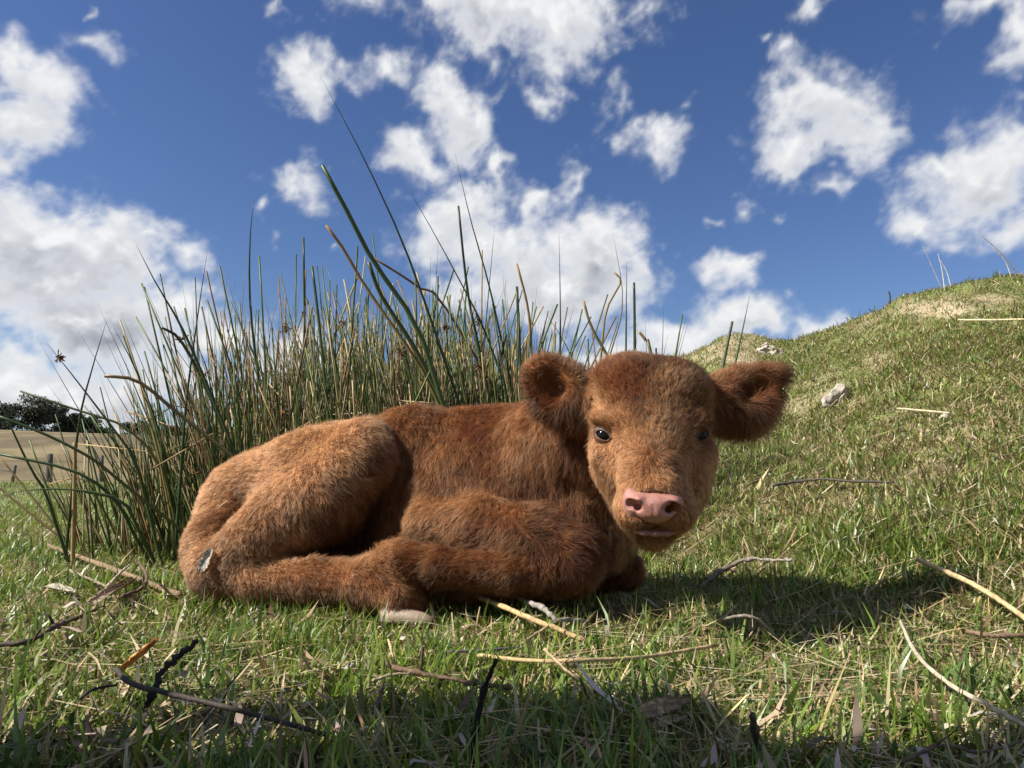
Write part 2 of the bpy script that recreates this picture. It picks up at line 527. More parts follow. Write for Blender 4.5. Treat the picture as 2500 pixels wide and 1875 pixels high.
# ------------------------------------------------------------------ the calf: one continuous body from a blended distance field
class Field:
    def __init__(self, lo, hi, h):
        self.lo = np.array(lo, float); self.h = h
        self.n = np.ceil((np.array(hi) - self.lo) / h).astype(int) + 1
        self.F = np.full(self.n, 0.5, np.float32)

    def region(self, lo, hi):
        a = np.clip(np.floor((lo - self.lo) / self.h).astype(int), 0, self.n)
        b = np.clip(np.ceil((hi - self.lo) / self.h).astype(int) + 1, 0, self.n)
        sl = tuple(slice(int(p), int(q)) for p, q in zip(a, b))
        ax = [(self.lo[k] + self.h * np.arange(int(a[k]), int(b[k]))).astype(np.float32) for k in range(3)]
        return sl, ax[0][:, None, None], ax[1][None, :, None], ax[2][None, None, :]

    def put(self, sl, d, k, cut=False):
        f = self.F[sl]
        if cut:
            d = -d
            h = np.clip(0.5 - 0.5 * (d - f) / k, 0, 1) if False else np.clip(0.5 + 0.5 * (d - f) / k, 0, 1)
            self.F[sl] = f * (1 - h) + d * h + k * h * (1 - h)
        else:
            h = np.clip(0.5 + 0.5 * (f - d) / k, 0, 1)
            self.F[sl] = f * (1 - h) + d * h - k * h * (1 - h)

    def cone(self, a, b, ra, rb, k=0.02, cut=False):
        a = np.asarray(a, float); b = np.asarray(b, float)
        m = max(ra, rb) + k + 0.02
        sl, x, y, z = self.region(np.minimum(a, b) - m, np.maximum(a, b) + m)
        ba = b - a
        L2 = float(ba @ ba) + 1e-9
        t = np.clip(((x - a[0]) * ba[0] + (y - a[1]) * ba[1] + (z - a[2]) * ba[2]) / L2, 0, 1)
        d = np.sqrt((x - a[0] - t * ba[0]) ** 2 + (y - a[1] - t * ba[1]) ** 2 + (z - a[2] - t * ba[2]) ** 2) - (ra + (rb - ra) * t)
        self.put(sl, d.astype(np.float32), k, cut)

    def ell(self, c, r, axes=None, k=0.02, cut=False):
        c = np.asarray(c, float); r = np.asarray(r, float)
        m = r.max() + k + 0.02
        sl, x, y, z = self.region(c - m, c + m)
        x, y, z = x - c[0], y - c[1], z - c[2]
        ax = np.eye(3) if axes is None else axes
        q = [(x * ax[i][0] + y * ax[i][1] + z * ax[i][2]) / r[i] for i in range(3)]
        k0 = np.sqrt(q[0] ** 2 + q[1] ** 2 + q[2] ** 2)
        k1 = np.sqrt((q[0] / r[0]) ** 2 + (q[1] / r[1]) ** 2 + (q[2] / r[2]) ** 2)
        d = k0 * (k0 - 1) / np.maximum(k1, 1e-6)
        self.put(sl, d.astype(np.float32), k, cut)

    def merge(self, G, k):
        """Blend a field on the same grid spacing (its own box) into this one."""
        o = np.round((G.lo - self.lo) / self.h).astype(int)
        sl = tuple(slice(int(o[i]), int(o[i] + G.n[i])) for i in range(3))
        self.put(sl, G.F, k)

    def sub(self, lo, hi):
        a = np.floor((np.array(lo) - self.lo) / self.h).astype(int)
        b = np.ceil((np.array(hi) - self.lo) / self.h).astype(int)
        a = np.maximum(a, 0); b = np.minimum(b, self.n - 1)
        return Field(self.lo + a * self.h, self.lo + b * self.h - 1e-6, self.h)

    def mesh(self):
        F = self.F
        S = F < 0
        nx, ny, nz = F.shape
        cnt = np.zeros((nx - 1, ny - 1, nz - 1), np.int8)
        for dx in (0, 1):
            for dy in (0, 1):
                for dz in (0, 1):
                    cnt += S[dx:nx - 1 + dx, dy:ny - 1 + dy, dz:nz - 1 + dz]
        act = (cnt > 0) & (cnt < 8)
        ci = np.argwhere(act)
        idx = np.full(act.shape, -1, np.int32)
        idx[act] = np.arange(len(ci))
        acc = np.zeros((len(ci), 3)); num = np.zeros(len(ci))
        corners = [(i, j, k) for i in (0, 1) for j in (0, 1) for k in (0, 1)]
        val = {c: F[ci[:, 0] + c[0], ci[:, 1] + c[1], ci[:, 2] + c[2]] for c in corners}
        for c in corners:
            for ax in range(3):
                if c[ax] == 0:
                    d = list(c); d[ax] = 1; d = tuple(d)
                    va, vb = val[c], val[d]
                    m = (va < 0) != (vb < 0)
                    t = np.where(m, va / np.where(m, va - vb, 1), 0)
                    p = np.tile(np.array(c, float), (len(ci), 1)); p[:, ax] += t
                    acc += p * m[:, None]; num += m
        V = self.lo + (ci + acc / num[:, None]) * self.h
        Q = []
        for ax in range(3):
            u, v = (ax + 1) % 3, (ax + 2) % 3
            sa = [slice(None)] * 3; sb = [slice(None)] * 3
            sa[ax] = slice(0, -1); sb[ax] = slice(1, None)
            A, B = S[tuple(sa)], S[tuple(sb)]
            e = np.argwhere(A != B)
            e = e[(e[:, u] > 0) & (e[:, v] > 0) & (e[:, u] < self.n[u] - 1) & (e[:, v] < self.n[v] - 1)]
            flip = A[e[:, 0], e[:, 1], e[:, 2]]
            q = []
            for du, dv in ((-1, -1), (0, -1), (0, 0), (-1, 0)):
                g = e.copy(); g[:, u] += du; g[:, v] += dv
                q.append(idx[g[:, 0], g[:, 1], g[:, 2]])
            q = np.stack(q, -1)
            q[~flip] = q[~flip][:, ::-1]
            Q.append(q)
        Q = np.concatenate(Q)
        Q = Q[(Q >= 0).all(1)]
        return V, Q


def relax(V, Q, it=2, f=0.5):
    e = np.concatenate([Q[:, [0, 1]], Q[:, [1, 2]], Q[:, [2, 3]], Q[:, [3, 0]]])
    n = len(V)
    deg = np.bincount(e[:, 0], minlength=n) + np.bincount(e[:, 1], minlength=n)
    for _ in range(it):
        s = np.zeros_like(V)
        for k in range(3):
            s[:, k] = np.bincount(e[:, 0], V[e[:, 1], k], n) + np.bincount(e[:, 1], V[e[:, 0], k], n)
        V = V + f * (s / np.maximum(deg, 1)[:, None] - V)
    return V


def vnormals(V, Q):
    fn = np.cross(V[Q[:, 2]] - V[Q[:, 0]], V[Q[:, 3]] - V[Q[:, 1]])
    N = np.zeros_like(V)
    for j in range(4):
        for k in range(3):
            N[:, k] += np.bincount(Q[:, j], fn[:, k], len(V))
    return unit(N)


def frame(main, up=(0, 0, 1)):
    a = unit(np.asarray(main, float))
    b = np.asarray(up, float)
    b = unit(b - a * (a @ b))
    return np.array([a, b, np.cross(a, b)])


def calf_field(h):
    W = Field((-0.80, 0.92, -0.03), (0.66, 1.98, 0.56), h)
    q = lambda x, y, d, r: (P(x, y, d), mpx(r, d))

    def chain(G, pts, k):
        c = [q(*p) for p in pts]
        for (a, ra), (b, rb) in zip(c[:-1], c[1:]):
            G.cone(a, b, ra, rb, k)
    # trunk, neck, brisket
    chain(W, [(660, 1230, 1.76, 130), (820, 1205, 1.72, 152), (1010, 1190, 1.66, 152), (1170, 1186, 1.61, 172), (1285, 1186, 1.57, 168)], 0.05)
    chain(W, [(760, 1315, 1.72, 95), (960, 1310, 1.66, 115), (1060, 1300, 1.58, 135), (1220, 1300, 1.53, 150)], 0.06)
    chain(W, [(1280, 1160, 1.56, 152), (1400, 1105, 1.45, 140), (1540, 1080, 1.33, 118)], 0.05)
    chain(W, [(1300, 1240, 1.48, 130), (1430, 1280, 1.41, 100), (1465, 1312, 1.40, 72)], 0.05)
    W.ell(P(1170, 1215, 1.485), (mpx(180, 1.47), 0.090, mpx(92, 1.47)), frame((1, -0.15, -0.10)), 0.075)       # shoulder blade and upper arm
    W.ell(P(1010, 1130, 1.60), (0.10, 0.12, 0.12), None, 0.05)
    # near hind leg
    G = W.sub(P(430, 1560, 1.75) - [0.05, 0.6, 0.1], P(1060, 980, 1.3) + [0.12, 0.6, 0.1])
    chain(G, [(606, 1222, 1.64, 98), (760, 1160, 1.57, 100), (885, 1106, 1.50, 76)], 0.03)
    G.ell(P(905, 1098, 1.485), (mpx(46, 1.48), mpx(60, 1.48), 0.05), None, 0.02)                       # kneecap
    chain(G, [(878, 1128, 1.47, 70), (780, 1220, 1.45, 78), (640, 1318, 1.45, 76), (560, 1372, 1.46, 66)], 0.03)
    chain(G, [(580, 1268, 1.61, 90), (552, 1335, 1.54, 82), (532, 1392, 1.47, 64)], 0.03)
    G.cone(P(520, 1372, 1.50), P(500, 1330, 1.55), mpx(46, 1.5), mpx(40, 1.5), 0.02)                    # point of the hock, tail root
    chain(G, [(540, 1400, 1.45, 62), (640, 1418, 1.42, 50), (770, 1418, 1.37, 43), (895, 1422, 1.315, 46), (940, 1432, 1.300, 50)], 0.02)
    chain(G, [(942, 1434, 1.298, 47), (978, 1462, 1.272, 40), (1010, 1478, 1.266, 26)], 0.02)
    G.ell(P(592, 1266, 1.480), (mpx(50, 1.5), mpx(14, 1.5), 0.03), frame((1, 0, 0.45)), 0.04, True)      # hollow under the pin bone
    G.ell(P(735, 1205, 1.505), (mpx(120, 1.5), mpx(62, 1.5), 0.075), frame((1, 0, 0.62)), 0.05)          # thigh muscle
    W.merge(G, 0.012)
    # near fore leg, folded
    G = W.sub(P(900, 1560, 1.40) - [0.05, 0.3, 0.1], P(1500, 1080, 1.3) + [0.12, 0.4, 0.1])
    chain(G, [(1060, 1288, 1.41, 64), (1180, 1302, 1.36, 74), (1300, 1330, 1.30, 80), (1380, 1362, 1.27, 68)], 0.03)
    G.ell(P(1404, 1384, 1.262), (mpx(44, 1.26), mpx(50, 1.26), 0.034), None, 0.02)                      # knee
    chain(G, [(1392, 1396, 1.262, 52), (1250, 1400, 1.255, 44), (1080, 1386, 1.275, 38), (990, 1374, 1.30, 40)], 0.012)
    chain(G, [(990, 1372, 1.305, 38), (952, 1364, 1.325, 30)], 0.02)
    W.merge(G, 0.035)
    chain(W, [(1060, 1425, 1.36, 40), (1330, 1425, 1.33, 44)], 0.02)
    # far fore leg, knee beneath the chin
    G = W.sub(P(1350, 1560, 1.45) - [0.05, 0.3, 0.1], P(1700, 1180, 1.4) + [0.12, 0.4, 0.1])
    chain(G, [(1430, 1330, 1.46, 66), (1528, 1390, 1.43, 34)], 0.03)
    chain(G, [(1532, 1398, 1.43, 30), (1420, 1412, 1.46, 36)], 0.02)
    W.merge(G, 0.02)
    # head
    G = W.sub(P(1400, 1420, 1.2) - [0.05, 0.3, 0.02], P(1780, 840, 1.2) + [0.06, 0.3, 0.06])
    G.ell(P(1586, 998, 1.228), (mpx(136, 1.22), 0.092, mpx(110, 1.22)), None, 0.03)
    G.ell(P(1582, 946, 1.228), (mpx(120, 1.21), 0.070, mpx(56, 1.21)), frame((1, 0, -0.10)) [[0, 2, 1]], 0.04)
    G.ell(P(1532, 932, 1.232), (mpx(56, 1.21), 0.060, mpx(44, 1.21)), None, 0.04)
    G.ell(P(1642, 948, 1.232), (mpx(58, 1.21), 0.060, mpx(42, 1.21)), None, 0.04)
    G.ell(P(1590, 1070, 1.185), (mpx(134, 1.18), 0.075, mpx(105, 1.18)), None, 0.03)
    G.ell(P(1592, 1142, 1.185), (mpx(136, 1.18), 0.085, mpx(94, 1.18)), None, 0.04)                          # cheeks
    G.ell(P(1606, 1202, 1.190), (mpx(106, 1.2), 0.078, mpx(80, 1.2)), None, 0.03)                               # jaw
    chain(G, [(1590, 1085, 1.160, 86), (1592, 1165, 1.106, 72), (1594, 1222, 1.070, 66)], 0.02)              # bridge and muzzle
    G.ell(P(1599, 1234, 1.088), (mpx(90, 1.08), 0.048, mpx(52, 1.08)), None, 0.025)                            # upper lip pads
    chain(G, [(1592, 1225, 1.16, 84), (1592, 1288, 1.085, 46)], 0.02)                                          # chin
    for s in (-1, 1):
        G.ell(P(1591 + s * 100, 1034, 1.157), (mpx(42, 1.15), mpx(17, 1.15), 0.026), frame((s * 0.9, 0.35, 0.42)), 0.02)    # brow
        G.ell(P(1591 + s * 117, 1067, 1.132), (mpx(19, 1.13), mpx(15, 1.13), 0.024), frame((s * 0.8, 0.3, 0.4)), 0.010, True)   # eye socket
        G.ell(P(1591 + s * 114, 1106, 1.158), (mpx(32, 1.15), mpx(18, 1.15), 0.020), None, 0.02)                # cheekbone
        G.ell(P(1598 + s * 52, 1254, 1.075), (mpx(30, 1.08), 0.030, mpx(30, 1.08)), None, 0.025)                 # lip pad
    G.ell(P(1596, 1238, 1.018), (mpx(62, 1.03), 0.044, mpx(36, 1.03)), None, 0.008, True)                        # seat of the nose
    G.ell(P(1602, 1289, 1.022), (mpx(56, 1.03), 0.030, mpx(4.5, 1.03)), None, 0.005, True)                      # mouth
    G.ell(P(1602, 1289, 1.035), (mpx(34, 1.03), 0.026, mpx(8, 1.03)), None, 0.006, True)
    W.merge(G, 0.02)
    # ears
    G = W.sub(P(1230, 1120, 1.25) - [0.05, 0.15, 0.02], P(1480, 820, 1.25) + [0.05, 0.15, 0.03])
    fr = frame((-0.80, 0.10, 0.55), (0.45, -0.05, 1.0))
    G.cone(P(1440, 990, 1.27), P(1395, 975, 1.275), mpx(58, 1.27), mpx(58, 1.27), 0.03)
    G.ell(P(1360, 946, 1.275), (mpx(82, 1.27), mpx(64, 1.27), 0.032), fr, 0.025)
    G.ell(P(1330, 908, 1.270), (mpx(34, 1.27), mpx(24, 1.27), 0.022), None, 0.02)
    G.ell(P(1346, 935, 1.220), (mpx(58, 1.22), mpx(44, 1.22), 0.060), frame((-0.55, 0.1, 0.8), (0.8, 0, .5)), 0.010, True)
    W.merge(G, 0.02)
    G = W.sub(P(1700, 1130, 1.25) - [0.05, 0.15, 0.02], P(2000, 840, 1.25) + [0.05, 0.15, 0.03])
    fr = frame((0.93, 0.05, 0.33), (-0.30, 0.05, 1.0))
    G.cone(P(1735, 985, 1.27), P(1800, 985, 1.275), mpx(54, 1.27), mpx(60, 1.27), 0.03)
    G.ell(P(1826, 964, 1.28), (mpx(86, 1.27), mpx(60, 1.27), 0.036), fr, 0.03)
    G.ell(P(1886, 922, 1.28), (mpx(34, 1.27), mpx(20, 1.27), 0.018), fr, 0.02)
    G.ell(P(1858, 946, 1.222), (mpx(64, 1.22), mpx(37, 1.22), 0.058), fr, 0.010, True)
    W.merge(G, 0.02)
    return W


def build_calf():
    W = calf_field(0.0045)
    V, Q = W.mesh()
    V = relax(V, Q, 2)
    V[:, 2] = np.maximum(V[:, 2], height(V[:, 0], V[:, 1]) - 0.004 + 0.0 * V[:, 0])
    return V, Q


calf = empty('calf', (0.0, 1.5, 0.0))
CV, CQ = build_calf()
m_skin = attr_mat('calf_hide', 0.8, 0.15)
calf_body = mesh_obj('body', quads_mesh('body', CV, CQ, np.tile([0.16, 0.06, 0.022], (len(CV), 1))), m_skin, calf)
tag(calf, 'fluffy red-brown calf lying curled on the grass with its face turned forward', 'calf')


# ------------------------------------------------------------------ calf: naked parts (nose, lip, eyes, lids, hooves)
def solid(name, field, mat, colour, parent, it=2, label=None, vary=None):
    V, Q = field.mesh()
    V = relax(V, Q, it)
    col = np.tile(np.asarray(colour, float), (len(V), 1))
    if vary is not None:
        col = vary(V, col)
    o = mesh_obj(name, quads_mesh(name, V, Q, col), mat, parent)
    if label:
        o['label'] = label
    return o


def skin_mat(name, rough, sss, spec=0.5, bump=0.0006):
    m = attr_mat(name, rough, spec, 0, 260.0, 0.14, bump, 700.0)
    b = [n for n in m.node_tree.nodes if n.type == 'BSDF_PRINCIPLED'][0]
    b.inputs['Subsurface Weight'].default_value = sss
    b.inputs['Subsurface Radius'].default_value = (0.006, 0.002, 0.0012)
    b.inputs['Subsurface Scale'].default_value = 1.0
    return m


m_nose = skin_mat('pink_nose_leather', 0.42, 0.15, 0.45, 0.0012)
m_lid = skin_mat('pale_eyelid_skin', 0.5, 0.2)
m_eye = attr_mat('dark_wet_eye', 0.10, 0.18)
m_hoof = attr_mat('cream_hoof_horn', 0.5, 0.4, 0, 90.0, 0.18, 0.0006, 300.0)


def build_calf_parts():
    d = 1.03
    G = Field(P(1490, 1330, d) - [0, 0.03, 0], P(1700, 1160, d) + [0, 0.10, 0], 0.0015)
    G.ell(P(1595, 1231, 1.056), (mpx(66, d), 0.036, mpx(34, d)), None, 0.012)
    G.ell(P(1597, 1252, 1.055), (mpx(44, d), 0.032, mpx(24, d)), None, 0.014)
    for s, nx, ny in ((-1, 1548, 1229), (1, 1641, 1234)):
        G.ell(P(nx - s * 2, ny - 9, 1.048), (mpx(21, d), mpx(14, d), 0.026), frame((1, 0, s * -0.25)), 0.012)             # wing arching over the nostril
        G.ell(P(nx + s * 10, ny + 2, 1.052), (mpx(15, d), mpx(17, d), 0.024), None, 0.012)
        G.cone(P(nx - s * 13, ny + 12, 1.002), P(nx - s * 9, ny + 9, 1.046), mpx(9, d), mpx(8, d), 0.005, True)          # comma-shaped opening
        G.cone(P(nx - s * 10, ny + 9, 1.004), P(nx + s * 8, ny + 0, 1.040), mpx(13, d), mpx(11, d), 0.005, True)
        G.cone(P(nx + s * 8, ny + 0, 1.004), P(nx + s * 18, ny + 10, 1.030), mpx(8, d), mpx(6, d), 0.006, True)
    G.cone(P(1595, 1236, 1.018), P(1597, 1278, 1.022), 0.0008, 0.0014, 0.005, True)                            # philtrum

    def nose_col(V, col):
        px, py = project(V)
        n = vnoise3(V, 160, 4)[:, None]
        c = col * (1 + 0.10 * n)
        deep = smooth((V[:, 1] - 1.034) / 0.012) * smooth(1.4 - np.minimum(np.hypot((px - 1636) / 22, (py - 1230) / 17), np.hypot((px - 1552) / 22, (py - 1230) / 17)))
        return c * (1 - 0.0 * deep[:, None])
    nose = solid('nose', G, m_nose, (0.36, 0.165, 0.13), calf, 1, 'bare pink nose with open nostrils', nose_col)
    G = Field(P(1520, 1345, 1.04) - [0, 0.03, 0], P(1680, 1260, 1.04) + [0, 0.05, 0], 0.0015)
    lp = [(1550, 1297, 1.061), (1572, 1301, 1.053), (1600, 1303, 1.050), (1628, 1303, 1.053), (1650, 1300, 1.061)]
    for a_, b_ in zip(lp[:-1], lp[1:]):
        G.cone(P(*a_), P(*b_), mpx(6, 1.03), mpx(6, 1.03), 0.006)
    solid('lower_lip', G, m_nose, (0.23, 0.10, 0.078), calf, 1)
    for s in (-1, 1):
        c = P(1591 + s * 114, 1064, 1.152)
        G = Field(c - 0.03, c + 0.03, 0.0011)
        G.ell(c, (0.0150, 0.0150, 0.0150), None, 0.001)
        eye = solid('eye', G, m_eye, (0.007, 0.006, 0.006), calf, 1)
        look = unit(np.array([s * 0.42, -1.0, 0.0]))
        fr = frame(look)
        side = fr[2] * (1 if fr[2][0] * s > 0 else -1)
        lng = unit(side * 0.86 + fr[1] * 0.46)
        shr = unit(fr[1] * 0.86 - side * 0.46)
        # lids: a fleshy shell over the eyeball with a slanting almond opening
        G = Field(c - 0.04, c + 0.04, 0.0012)
        G.ell(c, (0.0178, 0.0178, 0.0178), None, 0.001)
        G.cone(c + lng * .014 + shr * .003 + look * .004, c - lng * .013 + shr * .004 + look * .009, .0055, .0065, .006)    # heavy upper lid
        G.ell(c + look * 0.016, (0.0116, 0.0060, 0.022), np.array([lng, shr, look]), 0.0025, True)
        G.ell(c, (0.0142, 0.0142, 0.0142), None, 0.001, True)

        def lid_col(V, col, c=c, shr=shr):
            low = smooth((-(V - c) @ shr) / 0.008)[:, None]
            rim = smooth(1 - np.abs(np.linalg.norm(V - c, axis=1) - .0150) / .0016)[:, None]
            return (np.array([.055, .024, .012]) * (1 - low) + np.array([.12, .055, .030]) * low) * (1 - .5 * rim)
        solid('eyelid', G, m_lid, (0.2, 0.1, 0.06), eye, 1, None, lid_col)
    # hooves
    def claw(heel, toe, hh, w, parent):
        heel, toe = np.asarray(heel), np.asarray(toe)
        ax = toe - heel
        sd = unit(np.cross(ax, np.array([0, 0, 1.0])))
        up = np.cross(sd, unit(ax))
        T = np.array([0, .08, .2, .35, .5, .65, .8, .9, .97, 1.0])
        hs = hh * np.array([.80, .95, 1.0, .95, .87, .76, .62, .51, .40, .28])
        ws = w * np.array([.60, .88, 1.0, 1.02, 1.0, .94, .83, .70, .52, .28])
        V = []
        for t, h_, w_ in zip(T, hs, ws):
            for a_ in np.linspace(0, 2 * np.pi, 14, endpoint=False):
                cy, cz = math.cos(a_), math.sin(a_)
                z = h_ * (max(cz, 0) ** .8) if cz > 0 else .12 * h_ * cz
                V.append(heel + ax * t + sd * w_ * np.sign(cy) * abs(cy) ** .8 + up * z)
        V = np.array(V)
        n = len(T)
        F = [(i * 14 + j, i * 14 + (j + 1) % 14, (i + 1) * 14 + (j + 1) % 14, (i + 1) * 14 + j) for i in range(n - 1) for j in range(14)]
        F += [tuple(range(14))[::-1], tuple(range((n - 1) * 14, n * 14))]
        t = np.repeat(T, 14)[:, None]
        c = np.array([0.38, 0.305, 0.22]) * (1 - t) + np.array([0.25, 0.175, 0.12]) * t
        c = np.where(t < .16, c * .55, c)
        c = c * (1 + .16 * np.sin(t * 34)) * (1 + .35 * vnoise3(V, 70, 8)[:, None])
        return mesh_obj('claw', mixed_mesh('claw', V, F, np.clip(c, .02, .7)), m_hoof, parent)
    h1 = empty('hoof', (0, 0, 0)); h1.parent = calf
    claw(P(932, 1512, 1.262), P(1056, 1522, 1.232), 0.026, 0.018, h1)
    claw(P(950, 1500, 1.304), P(1070, 1511, 1.284), 0.028, 0.018, h1)
    h2 = empty('hoof', (0, 0, 0)); h2.parent = calf
    claw(P(975, 1384, 1.300), P(922, 1364, 1.312), 0.020, 0.014, h2)


build_calf_parts()

# ------------------------------------------------------------------ calf: fur, combed by guides placed on the body
# x, y in the photograph, comb direction (right, down), length mm, lie (0 upright, 1 flat), pale 0..1
GUIDES = [
    (980, 1030, .2, .8, 16, .45, .15), (1090, 1000, .1, .8, 16, .4, .1), (1190, 995, .1, .8, 16, .4, .1), (1290, 1005, .2, .8, 18, .45, .1),
    (1000, 1080, -.05, 1, 20, .7, .12), (1100, 1060, .0, 1, 20, .7, .1), (1200, 1060, .05, 1, 20, .7, .1), (1300, 1070, .1, 1, 22, .7, .08),
    (1000, 1160, -.05, 1, 24, .7, .05), (1100, 1120, .0, 1, 22, .72, .1), (1200, 1130, .05, 1, 22, .72, .1), (1300, 1140, .1, 1, 26, .7, .06), (1370, 1140, .15, 1, 30, .65, .04),
    (1040, 1200, -.3, 1, 20, .68, .2), (1120, 1180, -.1, 1, 18, .7, .28), (1220, 1190, .1, 1, 18, .7, .2), (1320, 1220, .25, 1, 28, .65, .05), (1400, 1230, .2, 1, 34, .6, .0), (1430, 1300, .25, .9, 36, .5, .0),
    (1030, 1250, -.5, .9, 20, .6, .2), (1130, 1250, -.4, .9, 18, .7, .2), (1230, 1250, .1, .8, 18, .65, .15), (1310, 1270, .5, -.25, 20, .5, .1), (1380, 1310, .8, -.1, 22, .5, .1),
    (1040, 1310, -.9, .3, 20, .6, .1), (1150, 1310, -.9, .3, 18, .7, .1), (1250, 1330, -.6, .5, 18, .65, .12), (1350, 1350, .2, .8, 18, .55, .1), (1420, 1370, .9, .2, 20, .5, .08),
    (1040, 1385, -1, .0, 24, .6, .12), (1150, 1395, -1, .15, 18, .7, .12), (1270, 1400, -.9, .4, 18, .65, .1), (1370, 1420, -.2, .9, 18, .55, .06), (990, 1390, -1, .2, 26, .6, .1),
    (500, 1300, -.7, .4, 13, .35, .6), (560, 1210, -.5, .3, 13, .35, .75), (640, 1135, -.4, -.1, 14, .4, .85), (740, 1080, .1, .3, 15, .45, .85), (830, 1050, .4, .3, 17, .45, .9), (910, 1035, .5, .4, 20, .45, .75),
    (620, 1220, -.1, .9, 13, .5, .7), (720, 1170, .2, .8, 14, .5, .85), (820, 1120, .5, .7, 17, .6, .85), (890, 1090, .7, .5, 24, .6, .6), (935, 1120, 1, .2, 30, .55, .45), (945, 1180, .9, .3, 32, .5, .3),
    (890, 1170, .8, .3, 32, .6, .45), (850, 1210, .8, .4, 32, .6, .25), (880, 1240, .7, .6, 34, .5, .1), (820, 1270, .6, .8, 32, .55, .1), (770, 1200, .5, .8, 20, .6, .65), (700, 1260, .3, .9, 15, .55, .7), (780, 1300, .5, .9, 26, .5, .2),
    (560, 1290, -.2, .9, 13, .45, .65), (620, 1330, .2, .9, 13, .5, .6), (520, 1380, -.4, .8, 14, .45, .5), (600, 1400, .6, .5, 14, .5, .45), (700, 1350, .5, .2, 14, .45, .5),
    (700, 1410, .8, .4, 15, .5, .3), (800, 1400, .9, .2, 16, .5, .28), (860, 1430, .8, .5, 18, .55, .3), (900, 1380, .9, -.2, 22, .45, .35), (950, 1400, .9, .5, 28, .5, .35), (960, 1450, .6, .6, 22, .6, .25), (975, 1480, .2, 1, 20, .7, .2), (1005, 1480, .7, .8, 16, .75, .15),
    # face
    (1588, 1118, .0, 1, 10, .6, .6), (1540, 1110, -.9, .0, 11, .65, .55), (1640, 1110, .9, .0, 11, .65, .5),
    (1590, 1070, .05, -1, 12, .65, .5), (1540, 1070, -.5, -.8, 12, .65, .5), (1645, 1070, .5, -.8, 12, .65, .45),
    (1590, 1000, .05, -1, 15, .7, .45), (1530, 1000, -.3, -1, 14, .65, .38), (1650, 1000, .35, -.9, 15, .7, .5), (1475, 1010, -.4, -.9, 11, .6, .45), (1700, 1000, .5, -.8, 13, .65, .3),
    (1585, 930, -.1, -1, 14, .75, .25), (1510, 940, -.3, -.9, 13, .72, .25), (1660, 930, .5, -.8, 14, .75, .45), (1560, 885, -.1, -.9, 14, .62, .05), (1490, 895, -.5, -.8, 13, .62, .1), (1640, 885, .4, -.8, 14, .62, .25), (1715, 940, .7, -.6, 14, .6, .3),
    (1450, 980, -.7, -.4, 13, .5, .8), (1470, 1110, -.4, .9, 8, .7, .95), (1500, 1100, -.6, .7, 8, .7, .9), (1450, 1160, -.7, .7, 12, .55, .85), (1500, 1170, -.6, .8, 9, .7, .85), (1555, 1150, -.7, .7, 12, .65, .55), (1628, 1150, .7, .7, 12, .65, .65),
    (1690, 1120, .5, .8, 9, .7, .6), (1725, 1150, .7, .6, 12, .55, .5), (1680, 1180, .6, .8, 9, .7, .7), (1715, 1220, .6, .8, 12, .5, .6), (1470, 1230, -.5, .9, 13, .55, .75), (1515, 1220, -.4, .9, 6, .7, .9), (1675, 1220, .4, .9, 6, .7, .8),
    (1570, 1185, -.5, .7, 7, .7, .7), (1618, 1185, .5, .7, 7, .7, .7), (1594, 1180, .0, 1, 6, .7, .6), (1540, 1275, -.4, .8, 6, .7, .8), (1655, 1275, .4, .8, 6, .7, .7), (1585, 1335, .0, 1, 16, .6, .5), (1540, 1325, -.3, .9, 13, .6, .6), (1635, 1330, .3, .9, 14, .6, .5), (1690, 1285, .4, .9, 13, .6, .6),
    # ears
    (1310, 890, -.5, -.8, 20, .45, .2), (1370, 878, .1, -.9, 20, .45, .3), (1415, 900, .4, -.6, 22, .5, .3), (1295, 930, -.9, -.1, 18, .5, .1), (1315, 985, -.7, .7, 30, .5, .05), (1365, 1010, -.3, .9, 36, .5, .0), (1410, 970, .3, .6, 28, .5, .15), (1425, 1010, .2, 1, 30, .55, .0), (1345, 935, .6, .3, 16, .5, .0),
    (1790, 900, .1, -.9, 20, .45, .2), (1850, 895, .3, -.9, 22, .45, .3), (1905, 905, .8, -.5, 22, .5, .25), (1920, 935, .9, .4, 22, .5, .1), (1880, 1000, .6, .8, 36, .5, .0), (1820, 1030, .3, 1, 38, .5, .0), (1770, 1030, .1, 1, 36, .5, .0), (1780, 960, .5, .3, 22, .6, .1), (1860, 950, .5, .4, 16, .5, .0),
    (1560, 1380, .2, .9, 18, .55, .0), (1480, 1340, .3, .9, 34, .5, .0),
]


